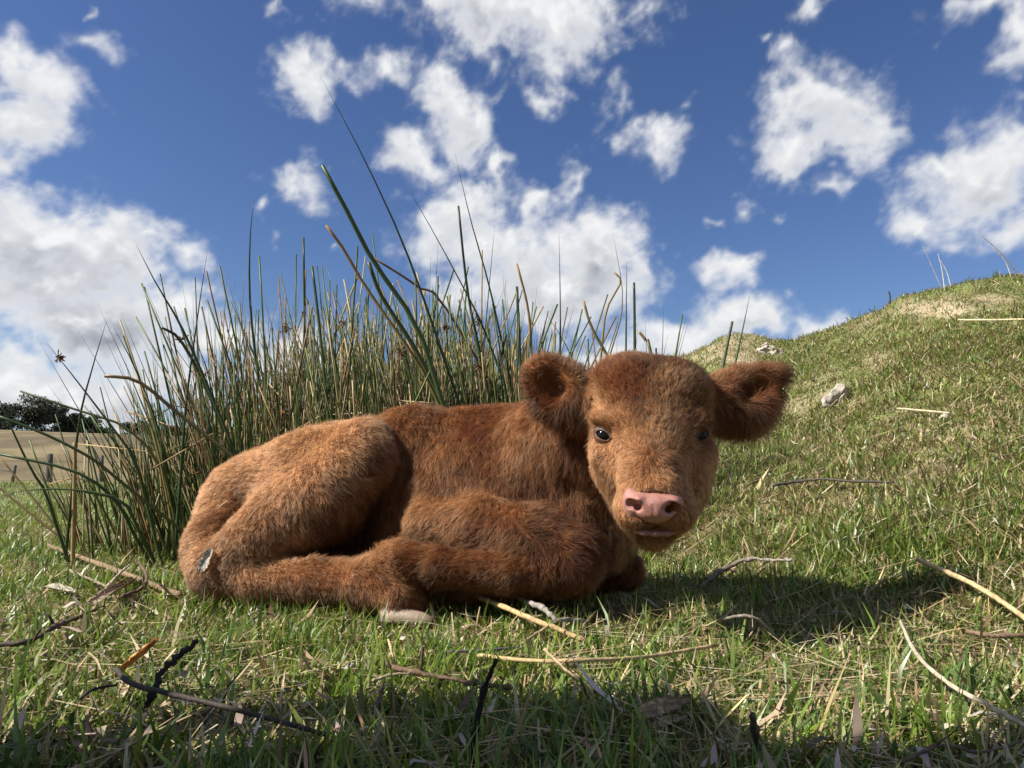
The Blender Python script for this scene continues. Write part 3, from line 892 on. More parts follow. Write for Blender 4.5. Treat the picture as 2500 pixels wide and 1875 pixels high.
def build_fur():
    r = np.random.default_rng(3)
    V, Q = CV, CQ
    N = vnormals(V, Q)
    px, py = project(V)
    g = np.array(GUIDES, float)
    gp = []
    front = N[:, 1] < 0.25
    for x, y in g[:, :2]:
        rad = 14.0
        while True:
            c = np.where(front & (np.hypot(px - x, py - y) < rad))[0]
            if len(c):
                break
            rad *= 1.5
        gp.append(V[c[np.argmin(V[c, 1])]])
    gp = np.array(gp)
    W = np.zeros((len(V), len(g)), np.float32)
    for k in range(len(g)):
        d2 = ((V - gp[k]) ** 2).sum(1)
        W[:, k] = 1 / (d2 + 0.00022) ** 2
    W /= W.sum(1, keepdims=True)
    dirs = np.stack([g[:, 2], np.full(len(g), 0.0), -g[:, 3]], -1)
    T = W @ dirs
    T = T - N * (T * N).sum(1, keepdims=True)
    back = smooth((N[:, 1] - 0.2) / 0.5)[:, None]                    # the far side simply hangs
    hang = np.array([0.1, 0, -1.0]) - N * (N @ np.array([0.1, 0, -1.0]))[:, None]
    T = unit(unit(T) * (1 - back) + unit(hang) * back)
    LEN, LIE, PALE = W @ g[:, 4] / 1000 * 0.97, W @ g[:, 5], W @ g[:, 6]
    # where no fur grows
    dens = np.ones(len(V))
    for cx, cy, rx, ry, yf in ((1595, 1235, 65, 38, 1.10), (1602, 1295, 50, 16, 1.10), (1474, 1065, 16, 14, 1.2), (1708, 1065, 17, 15, 1.2)):
        q = np.hypot((px - cx) / rx, (py - cy) / ry)
        dens = np.where(V[:, 1] < yf, dens * smooth((q - 0.92) / 0.15), dens)
    dens *= np.where(N[:, 1] > 0.35, 0.35, 1.0)
    dens *= np.where((V[:, 1] < 1.34) & (np.hypot((px - 1035) / 30, (py - 1508) / 12) < 1), 0.0, 1.0)
    dens *= np.where((V[:, 2] < 0.012), 0.05, 1.0)
    for cx, cy, rx, ry in ((1346, 935, 46, 48), (1858, 946, 58, 36)):
        dens *= np.where((V[:, 1] < 1.3), 0.10 + 0.90 * smooth((np.hypot((px - cx) / rx, (py - cy) / ry) - .75) / .3), 1)
    face = (V[:, 1] < 1.20) & (px > 1435) & (px < 1745) & (py < 1345)
    dens *= np.where(face, 1.7, 1.0)
    # scatter roots
    T3 = np.concatenate([Q[:, [0, 1, 2]], Q[:, [0, 2, 3]]])
    A = 0.5 * np.linalg.norm(np.cross(V[T3[:, 1]] - V[T3[:, 0]], V[T3[:, 2]] - V[T3[:, 0]]), axis=1)
    w = A * dens[T3].mean(1)
    NH = 520000
    ti = r.choice(len(T3), NH, p=w / w.sum())
    a, b = r.random(NH), r.random(NH)
    s = a + b > 1
    a[s], b[s] = 1 - a[s], 1 - b[s]
    bc = np.stack([1 - a - b, a, b], -1)[..., None]
    pick = lambda X: (X[T3[ti]] * (bc if X.ndim == 2 else bc[..., 0])).sum(1)
    p, n, t = pick(V), unit(pick(N)), unit(pick(T))
    L, lie, pale, fc = pick(LEN), pick(LIE), pick(PALE), pick(face.astype(float))
    big = 1.0 - 0.55 * fc
    # locks: neighbours share bend and lean
    j1 = vec_noise3(p, 18, 1); j2 = vec_noise3(p, 60, 2); j3 = vec_noise3(p, 170, 6)
    t = t + big[:, None] * 0.28 * j1 + 0.38 * j2 * (0.75 + 0.25 * big[:, None]) + 0.30 * j3 + 0.16 * r.normal(size=(NH, 3))
    t = unit(t - n * (t * n).sum(1, keepdims=True))
    lie = np.clip(lie + 0.10 * j2[:, 0] + 0.09 * r.normal(size=NH), 0.12, 0.93)
    L = L * (0.72 + 0.55 * r.random(NH)) * (1 + 0.22 * j2[:, 1])
    leg = smooth((0.115 - p[:, 2]) / 0.05) * (p[:, 1] < 1.46)
    L = L * (1 - 0.28 * leg)
    under = r.random(NH) < 0.25
    L = np.where(under, L * 0.55, L)
    d0 = unit(n * (1 - lie * 0.75)[:, None] + t * (lie * 0.75)[:, None])
    d1 = unit(n * (1 - lie)[:, None] * 0.75 + t * lie[:, None] + np.array([0, 0, -0.10]) + 0.12 * j3)
    d2 = unit(n * (1 - lie)[:, None] * 0.5 + t * lie[:, None] + np.array([0, 0, -0.22]) + 0.34 * j3 + 0.16 * r.normal(size=(NH, 3)))
    pts = np.empty((NH, 4, 3), np.float32)
    pts[:, 0] = p - n * 0.001
    pts[:, 1] = pts[:, 0] + d0 * (L * 0.34)[:, None]
    pts[:, 2] = pts[:, 1] + d1 * (L * 0.36)[:, None]
    pts[:, 3] = pts[:, 2] + d2 * (L * 0.36)[:, None]
    # locks: tips of neighbouring hairs draw together
    cs = 0.011 - 0.004 * fc
    qc = np.floor((p + 0.006 * j3) / cs[:, None])
    jit = np.stack([_hash(qc[:, 0], qc[:, 1], qc[:, 2], 40 + i) - .5 for i in range(3)], -1)
    cc = (qc + 0.5 + 0.7 * jit) * cs[:, None] - p
    cc = cc - n * (cc * n).sum(1, keepdims=True)
    amt = (0.45 * r.random(NH) ** .5)[:, None]
    pts[:, 2] += cc * amt * 0.45
    pts[:, 3] += cc * amt * 1.25
    rad = (0.00020 - 0.00004 * fc)[:, None] * np.array([1.0, 0.95, 0.75, 0.22])[None] * r.uniform(.8, 1.25, NH)[:, None]
    # coat colour: rust red, bleached to tan on rump and face, a few dark and golden hairs
    rust = np.array([0.114, 0.0335, 0.0056]); tan = np.array([0.56, 0.285, 0.128]); dark = np.array([0.045, 0.016, 0.006])
    ppx, ppy = project(p)
    blob = lambda cx, cy, rx, ry: smooth(1.35 - np.hypot((ppx - cx) / rx, (ppy - cy) / ry) + 0.25 * j2[:, 0])
    near = p[:, 1] < 1.24
    pale = pale + np.where(near, 0.50 * blob(1648, 935, 62, 36) + 0.35 * blob(1605, 1040, 34, 46) + 0.35 * blob(1448, 985, 16, 50) + 0.35 * blob(1482, 1130, 34, 60) + 0.30 * blob(1615, 1155, 18, 40) - 0.35 * blob(1525, 945, 62, 58) - 0.25 * blob(1705, 1040, 34, 60), 0)  # pale streaks, plus sunlit left temple and cheek and shaded right eye painted in
    pl = np.clip(pale + 0.20 * vnoise3(p, 14, 15) + 0.14 * vnoise3(p, 45, 19) + 0.10 * r.normal(size=NH), 0, 1)[:, None]
    c = rust * (1 - pl) + tan * pl
    dk = (r.random(NH) < 0.10)[:, None]
    c = np.where(dk, c * 0.55, c)
    gold = (r.random(NH) < 0.07)[:, None]
    c = np.where(gold, c * 1.35 + 0.02, c)
    smut_shade = 0  # dark coat patches, plus shade painted into the bridge crease and right eye side
    for cx, cy, rx, ry, w in ((1572, 1006, 34, 44, .6), (1592, 1112, 12, 26, .8), (1578, 1140, 9, 22, .55), (1630, 1128, 26, 12, .45), (1560, 880, 80, 26, .4), (1600, 905, 22, 16, .5), (1715, 1080, 22, 30, .4), (1240, 1290, 75, 40, .35)):
        smut_shade = np.maximum(smut_shade, w * blob(cx, cy, rx, ry))
    smut_shade = np.where(p[:, 1] < 1.5, smut_shade, 0)[:, None]
    c = c * (1 - smut_shade) + dark * smut_shade
    c *= (1 + 0.14 * r.normal(size=NH))[:, None]
    lock = _hash(qc[:, 0], qc[:, 1], qc[:, 2], 77)
    c *= (0.72 + 0.56 * lock)[:, None]
    c = np.clip(c, 0.012, 0.85)
    cu = bpy.data.hair_curves.new('fur')
    cu.add_curves([4] * NH)
    off = np.array(calf.location, np.float32)
    cu.attributes['position'].data.foreach_set('vector', (pts - off).ravel())
    at = cu.attributes.get('radius') or cu.attributes.new('radius', 'FLOAT', 'POINT')
    at.data.foreach_set('value', rad.astype(np.float32).ravel())
    ca = cu.attributes.new('col', 'FLOAT_COLOR', 'CURVE')
    c4 = np.ones((NH, 4), np.float32); c4[:, :3] = c
    ca.data.foreach_set('color', c4.ravel())
    lay = unit(n * 0.8 + (d1 - t * (d1 * t).sum(1, keepdims=True)) * 0.25 + 0.28 * j2 + 0.30 * r.normal(size=(NH, 3)) * 0.6)
    na = cu.attributes.new('lay', 'FLOAT_VECTOR', 'CURVE')
    na.data.foreach_set('vector', lay.astype(np.float32).ravel())
    m, nn, l = new_mat('calf_fur')
    out = nn.new('ShaderNodeOutputMaterial')
    h = nn.new('ShaderNodeBsdfHairPrincipled')
    h.model = 'CHIANG'
    h.parametrization = 'COLOR'
    h.inputs['Roughness'].default_value = 0.38
    h.inputs['Radial Roughness'].default_value = 0.55
    h.inputs['Random Roughness'].default_value = 0.2
    h.inputs['Coat'].default_value = 0.0
    aa = nn.new('ShaderNodeAttribute'); aa.attribute_name = 'col'
    # hair colour carries painted shade at the root and a lightened, bleached tip; the undercoat scatters light like the hide it covers
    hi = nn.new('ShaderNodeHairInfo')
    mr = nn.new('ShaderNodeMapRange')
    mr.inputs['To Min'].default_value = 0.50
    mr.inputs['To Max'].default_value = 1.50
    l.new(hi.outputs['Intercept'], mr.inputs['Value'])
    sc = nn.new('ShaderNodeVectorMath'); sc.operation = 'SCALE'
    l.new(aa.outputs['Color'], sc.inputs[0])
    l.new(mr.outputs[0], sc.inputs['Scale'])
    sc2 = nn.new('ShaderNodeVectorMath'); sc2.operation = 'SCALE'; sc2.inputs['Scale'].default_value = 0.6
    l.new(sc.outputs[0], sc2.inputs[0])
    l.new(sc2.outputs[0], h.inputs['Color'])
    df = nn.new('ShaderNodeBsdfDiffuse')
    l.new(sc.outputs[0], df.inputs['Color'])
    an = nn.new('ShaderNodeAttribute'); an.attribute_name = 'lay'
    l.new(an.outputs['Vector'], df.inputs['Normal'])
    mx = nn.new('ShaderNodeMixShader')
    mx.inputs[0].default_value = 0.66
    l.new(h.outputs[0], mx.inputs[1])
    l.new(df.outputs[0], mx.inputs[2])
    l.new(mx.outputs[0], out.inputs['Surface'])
    cu.materials.append(m)
    o = bpy.data.objects.new('fur', cu)
    link(o, calf)
    o['kind'] = 'stuff'
    SC.render.hair_type = 'STRAND'


build_fur()


# ------------------------------------------------------------------ grass, thatch and straw
def blades(name, pos, length, width, yaw, tilt, bend, col, mat, root_dark=0.75):
    """One mesh of tapering bent blades: five vertices each."""
    n = len(pos)
    out = np.stack([np.cos(yaw), np.sin(yaw), np.zeros(n)], -1)
    side = np.stack([-np.sin(yaw), np.cos(yaw), np.zeros(n)], -1)
    tw = RNG.normal(0, 0.5, n)[:, None]
    side = unit(side + out * tw)
    up = np.array([0, 0, 1.0])
    d0 = out * np.sin(tilt)[:, None] + up * np.cos(tilt)[:, None]
    t2 = tilt + bend
    d1 = out * np.sin(t2)[:, None] + up * np.cos(t2)[:, None]
    m = pos + d0 * (length * 0.5)[:, None]
    e = m + d1 * (length * 0.55)[:, None]
    w = width[:, None] * 0.5
    V = np.stack([pos - side * w * .8, pos + side * w * .8, m - side * w, m + side * w, e], 1).reshape(-1, 3)
    b = np.arange(n)[:, None] * 5
    loops = np.concatenate([b + [0, 1, 3, 2], b + [2, 3, 4]], 1).ravel()
    starts = (np.arange(n)[:, None] * 7 + [0, 4]).ravel()
    C = np.repeat(col[:, None], 5, 1)
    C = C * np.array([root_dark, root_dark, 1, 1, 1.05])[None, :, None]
    me = np_mesh(name, V, loops, starts, None, np.clip(C.reshape(-1, 3), 0.01, 0.8), True)
    return mesh_obj(name, me, mat)


def scatter(n, y_lo, y_hi, p, a_lo=-0.80, a_hi=0.80):
    """Points between two distances, thinning with distance as y**-p."""
    u = RNG.random(n)
    q = 2 - p
    y = (y_lo ** q + u * (y_hi ** q - y_lo ** q)) ** (1 / q)
    a = RNG.uniform(a_lo, a_hi, n)
    x = a * y
    return x, y


m_grass = attr_mat('grass_blade', 0.38, 0.55, 0.40)
m_straw = attr_mat('dry_straw', 0.62, 0.3, 0.15)


def pick_cols(n, cols, wts):
    c = np.array(cols)[RNG.choice(len(cols), n, p=np.array(wts) / sum(wts))]
    return c * (1 + 0.18 * RNG.normal(size=(n, 1))) * (1 + 0.06 * RNG.normal(size=(n, 3)))


def build_grass():
    n = 300000
    x, y = scatter(n, 0.45, 9.0, 1.55)
    xm, ym = scatter(150000, 2.2, 8.5, 1.0, 0.02, 0.80)
    xr, yr = scatter(110000, 1.2, 3.6, 1.2, 0.12, 0.80)
    x = np.concatenate([x, xr]); y = np.concatenate([y, yr])
    for sg in (-1, 1):                                   # the sward goes on to either side
        xs, ys = scatter(26000, 0.3, 2.6, 1.2, 0.8, 1.7)
        x = np.concatenate([x, sg * xs]); y = np.concatenate([y, ys])
    x = np.concatenate([x, xm]); y = np.concatenate([y, ym])
    x = np.concatenate([x, RNG.uniform(-1.3, 1.3, 20000)]); y = np.concatenate([y, RNG.uniform(-0.6, 0.5, 20000)])
    z = height(x, y)
    b = bare(x, y)
    patch = 0.7 * fbm2(x * 2.4, y * 2.4, 61, 3) + 0.6 * fbm2(x * 11, y * 11, 67, 2)
    keep = (RNG.random(len(x)) > b * 0.70) & (RNG.random(len(x)) < 0.80 + 0.55 * patch)
    x, y, z, patch = x[keep], y[keep], z[keep], patch[keep]
    n = len(x)
    right = smooth((x / np.maximum(y, .3) + 0.1) / 0.5)
    scale = 1 + 0.16 * np.clip(y - 1.5, 0, 8)
    L = RNG.gamma(6, 0.0043, n) * (1 + 0.50 * patch) * (1 - .25 * smooth((z - .1) * 3))
    tall = RNG.random(n) < 0.03
    L = np.where(tall, L * 1.9, L)
    L = np.minimum(L, 0.085) * scale ** 0.55
    Wd = RNG.uniform(0.0018, 0.0042, n) * np.where(tall, 1.4, 1) * scale
    broad = (RNG.random(n) < 0.05)
    Wd = np.where(broad, Wd * 1.7, Wd)
    dryp = np.clip(0.22 - 0.30 * patch + 0.06 * right + 0.20 * smooth((z - .06) * 4), 0.05, 0.85)
    dry = RNG.random(n) < dryp
    lemon = pick_cols(n, [(0.150, 0.225, 0.022), (0.20, 0.275, 0.034), (0.085, 0.150, 0.017), (0.25, 0.29, 0.06)], [3, 3.5, 1.6, 1.4])
    blue = pick_cols(n, [(0.145, 0.215, 0.034), (0.195, 0.265, 0.05), (0.082, 0.135, 0.024), (0.26, 0.30, 0.08)], [3, 3.5, 1.6, 1.4])
    green = np.where((RNG.random(n) < right * .8 + .1)[:, None], blue, lemon)
    straw = pick_cols(n, [(0.36, 0.285, 0.145), (0.26, 0.19, 0.09), (0.46, 0.38, 0.22), (0.15, 0.10, 0.05)], [4, 3, 2, 2])
    c = np.where(dry[:, None], straw, green)
    tilt = np.where(dry, RNG.uniform(0.5, 1.45, n), np.abs(RNG.normal(0.60, 0.42, n)))
    tilt = np.clip(tilt, 0, 1.5)
    bend = np.where(dry, RNG.normal(0, 0.3, n), RNG.gamma(2, 0.28, n))
    g = ~dry
    p = np.stack([x, y, z - 0.003], -1)
    yaw = RNG.uniform(0, 2 * np.pi, n)
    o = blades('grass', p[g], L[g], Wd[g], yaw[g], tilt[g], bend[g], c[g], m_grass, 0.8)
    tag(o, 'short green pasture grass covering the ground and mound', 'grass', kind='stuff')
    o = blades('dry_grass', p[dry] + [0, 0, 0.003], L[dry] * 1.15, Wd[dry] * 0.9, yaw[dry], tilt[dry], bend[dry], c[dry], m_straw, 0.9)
    tag(o, 'withered straw-coloured grass among the green blades', 'grass', kind='stuff')
    # taller tufts of broader grass
    k = 230
    cx, cy = scatter(k, 0.55, 3.4, 1.3)
    ci = np.repeat(np.arange(k), 22)
    n = len(ci)
    tx = cx[ci] + RNG.normal(0, .022, n); ty = cy[ci] + RNG.normal(0, .022, n)
    tz = height(tx, ty)
    bl = (RNG.random(k) < .5)[ci][:, None]
    c = np.where(bl, pick_cols(n, [(.12, .20, .045), (.16, .24, .06), (.08, .14, .03)], [1, 1, 1]), pick_cols(n, [(.17, .25, .025), (.23, .30, .05), (.10, .17, .02)], [1, 1, 1]))
    L = RNG.uniform(.03, .075, n) * RNG.uniform(.7, 1.15, k)[ci]
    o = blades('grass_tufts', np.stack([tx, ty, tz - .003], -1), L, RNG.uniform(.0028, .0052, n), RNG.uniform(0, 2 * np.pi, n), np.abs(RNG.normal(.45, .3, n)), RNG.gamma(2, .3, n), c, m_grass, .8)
    tag(o, 'broader bladed tufts of brighter grass in the lawn', 'grass', kind='stuff')
    # blades standing against the calf's legs and belly
    low = CV[(CV[:, 2] < 0.035)]
    n = 5200
    q = low[RNG.integers(len(low), size=n)] + np.stack([RNG.normal(0, .012, n), -np.abs(RNG.normal(0, .022, n)), np.zeros(n)], -1)
    q = q[~((np.abs(q[:, 0] + .18) < .07) & (q[:, 1] < 1.31))]
    n = len(q)
    q[:, 2] = height(q[:, 0], q[:, 1]) - .003
    c = pick_cols(n, [(.15, .22, .03), (.20, .27, .04), (.09, .15, .02), (.36, .29, .15)], [3, 3, 3, 2])
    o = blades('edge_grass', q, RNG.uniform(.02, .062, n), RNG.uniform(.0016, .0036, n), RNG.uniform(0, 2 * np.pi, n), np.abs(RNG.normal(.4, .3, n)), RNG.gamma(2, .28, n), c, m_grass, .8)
    tag(o, 'grass blades standing up against the resting calf', 'grass', kind='stuff')
    # crumbs of bleached leaf and chaff
    n = 5200
    x, y = scatter(n, 0.5, 6.0, 1.4)
    z = height(x, y) + RNG.uniform(.004, .028, n)
    c = pick_cols(n, [(.42, .36, .26), (.28, .20, .12), (.12, .08, .05), (.5, .46, .38)], [3, 3, 3, 1])
    o = blades('chaff', np.stack([x, y, z], -1), RNG.gamma(3, .006, n) * (1 + .1 * y), RNG.uniform(.003, .009, n), RNG.uniform(0, 2 * np.pi, n), RNG.uniform(.9, 1.7, n), RNG.normal(0, .6, n), c, m_straw, 1.0)
    tag(o, 'crumbled dry leaf chaff scattered through the grass', 'chaff', kind='stuff')
    # fallen straw, long and thin, lying in the sward
    n = 9000
    x, y = scatter(n, 0.5, 8.0, 1.25)
    keep = (RNG.random(n) < 0.30 + 0.70 * smooth((x / y + .05) * 3)) & ~((x < 0) & (y > 5))
    x, y = x[keep], y[keep]
    n = len(x)
    z = height(x, y) + RNG.uniform(0.006, 0.035, n)
    L = RNG.gamma(4, 0.028, n) * (1 + .06 * y)
    yaw = RNG.uniform(0, 2 * np.pi, n)
    z2 = height(x + np.cos(yaw) * L, y + np.sin(yaw) * L) + RNG.uniform(0.004, 0.03, n)
    tilt = np.pi / 2 - np.arctan2(z2 - z, L)
    c = pick_cols(n, [(0.46, 0.37, 0.21), (0.36, 0.27, 0.14), (0.24, 0.17, 0.10), (0.52, 0.45, 0.30)], [3, 3, 2, 1])
    o = blades('fallen_straw', np.stack([x, y, z], -1), L, RNG.uniform(.0014, .0032, n) * (1 + .12 * y), yaw, tilt, RNG.normal(0, .12, n), c, m_straw, 1.0)
    tag(o, 'thin fallen straws littering the grass and mound', 'straw', kind='stuff')


build_grass()


# ------------------------------------------------------------------ rush clumps behind the calf
m_rush = attr_mat('rush_stem', 0.42, 0.25, 0.0, 40.0, 0.22)
m_rush_dry = attr_mat('dead_rush_stem', 0.6, 0.3, 0.0, 40.0, 0.22)
GREENS = [(0.026, 0.058, 0.017), (0.040, 0.078, 0.019), (0.062, 0.100, 0.021), (0.10, 0.125, 0.030)]
BROWNS = [(0.34, 0.235, 0.095), (0.22, 0.13, 0.055), (0.46, 0.36, 0.19), (0.14, 0.085, 0.045)]


def stem_geo(path, r0, c0, c1, cut, n=7, sides=5):
    p = resample(path, n)
    t = np.linspace(0, 1, n)
    r = r0 * (1 - (0.25 if cut else 0.93) * t ** 1.5)
    V, F = tube(p, r, sides)
    c = np.asarray(c0)[None] * (1 - t[:, None]) + np.asarray(c1)[None] * t[:, None]
    return V, F, np.repeat(c, sides, 0)


def stem_obj(path, r0, c0, c1, cut, parent, dry=False, n=8):
    V, F, C = stem_geo(path, r0, c0, c1, cut, n, 6)
    return mesh_obj('stem', mixed_mesh('stem', V, F, C), m_rush_dry if dry else m_rush, parent)


def colours(dry):
    if dry:
        c = np.array(BROWNS[RNG.integers(len(BROWNS))])
        return c * RNG.uniform(.75, 1.2), c * RNG.uniform(.6, 1.2)
    c = np.array(GREENS[RNG.integers(len(GREENS))]) * RNG.uniform(.8, 1.25)
    t = c * RNG.uniform(.7, 1.1) if RNG.random() < .65 else np.array(BROWNS[RNG.integers(4)]) * .8
    base = c * 1.1 if RNG.random() < .6 else c * .5 + np.array([.12, .10, .04])
    return base, t


def random_stem(px_lo, px_hi, y_lo, y_hi, top_fn, lean_fn):
    """A stem rooted on the ground: returns path, radius, dry, cut."""
    y = RNG.uniform(y_lo, y_hi)
    bx = px_lo + (px_hi - px_lo) * RNG.beta(1.7, 0.85)
    a, _ = slopes(bx, 1250)
    x = a * y
    z = float(height(np.array(x), np.array(y)))
    dry = RNG.random() < 0.27
    cut = RNG.random() < 0.32
    top_px = top_fn(bx)
    H = (1175 - top_px) / FPX * y + CAMZ
    H = max(H, 0.15) * RNG.uniform(0.62, 1.08) * (0.9 if dry else 1.0)
    lean = lean_fn(bx) + RNG.normal(0, 0.17)
    ly = RNG.normal(0, 0.16)
    curve = RNG.normal(0, 0.025)
    b = np.array([x, y, z - 0.02])
    tip = b + H * np.array([math.tan(np.clip(lean, -1.1, 1.1)), ly, 1.0])
    mid = (b + tip) / 2 + np.array([curve * H, 0, 0.03 * H])
    if dry and RNG.random() < 0.15:                       # broken over
        k = RNG.uniform(.5, .8)
        br = b + (tip - b) * k
        tip = br + H * (1 - k) * np.array([RNG.choice([-1, 1]) * RNG.uniform(.5, 1.2), RNG.normal(0, .3), RNG.uniform(-.6, .5)])
        return [b, (b + br) / 2, br, tip], RNG.uniform(.0026, .0040) * y / 2.4, dry, True
    return [b, mid, tip], RNG.uniform(.0024, .0040) * y / 2.4, dry, cut


def clump(name, label, loc, px_lo, px_hi, y_lo, y_hi, top_fn, lean_fn, n_parts, n_mass):
    root = empty(name, loc)
    tag(root, label, 'rush', 'rush clumps growing behind the calf')
    for _ in range(n_parts):
        path, r, dry, cut = random_stem(px_lo, px_hi, y_lo, y_lo + (y_hi - y_lo) * .55, top_fn, lean_fn)
        c0, c1 = colours(dry)
        stem_obj(path, r, c0, c1, cut, root, dry, 6)
    VV, FF, CC, off = [], [], [], 0
    for _ in range(n_mass):
        path, r, dry, cut = random_stem(px_lo, px_hi, y_lo, y_hi, lambda b: 1180 - (1180 - top_fn(b)) * RNG.uniform(.5, 1.04), lean_fn)
        c0, c1 = colours(dry)
        V, F, C = stem_geo(path, r, c0, c1, cut, 5, 4)
        VV.append(V); CC.append(C)
        FF += [tuple(i + off for i in f) for f in F]
        off += len(V)
    o = mesh_obj('stems', mixed_mesh('stems', np.concatenate(VV), FF, np.concatenate(CC)), m_rush, root)
    o['kind'] = 'stuff'
    return root


def px_stem(root, pts, d_base, d_tip, r_px, c0, c1, cut=False, dry=False):
    """A stem seen through the given pixels, rooted at d_base metres."""
    n = len(pts)
    P3 = [P(x, y, d_base + (d_tip - d_base) * i / (n - 1)) for i, (x, y) in enumerate(pts)]
    zg = float(height(np.array(P3[0][0]), np.array(P3[0][1])))
    if P3[0][2] > zg:
        dv = P3[0] - P3[1]
        k = (P3[0][2] - zg + .02) / max(-dv[2], 0.05)
        P3 = [P3[0] + dv * min(k, 4)] + P3
        P3[0][2] = zg - 0.02
    return stem_obj(P3, r_px * d_base / FPX, c0, c1, cut, root, dry, 12)


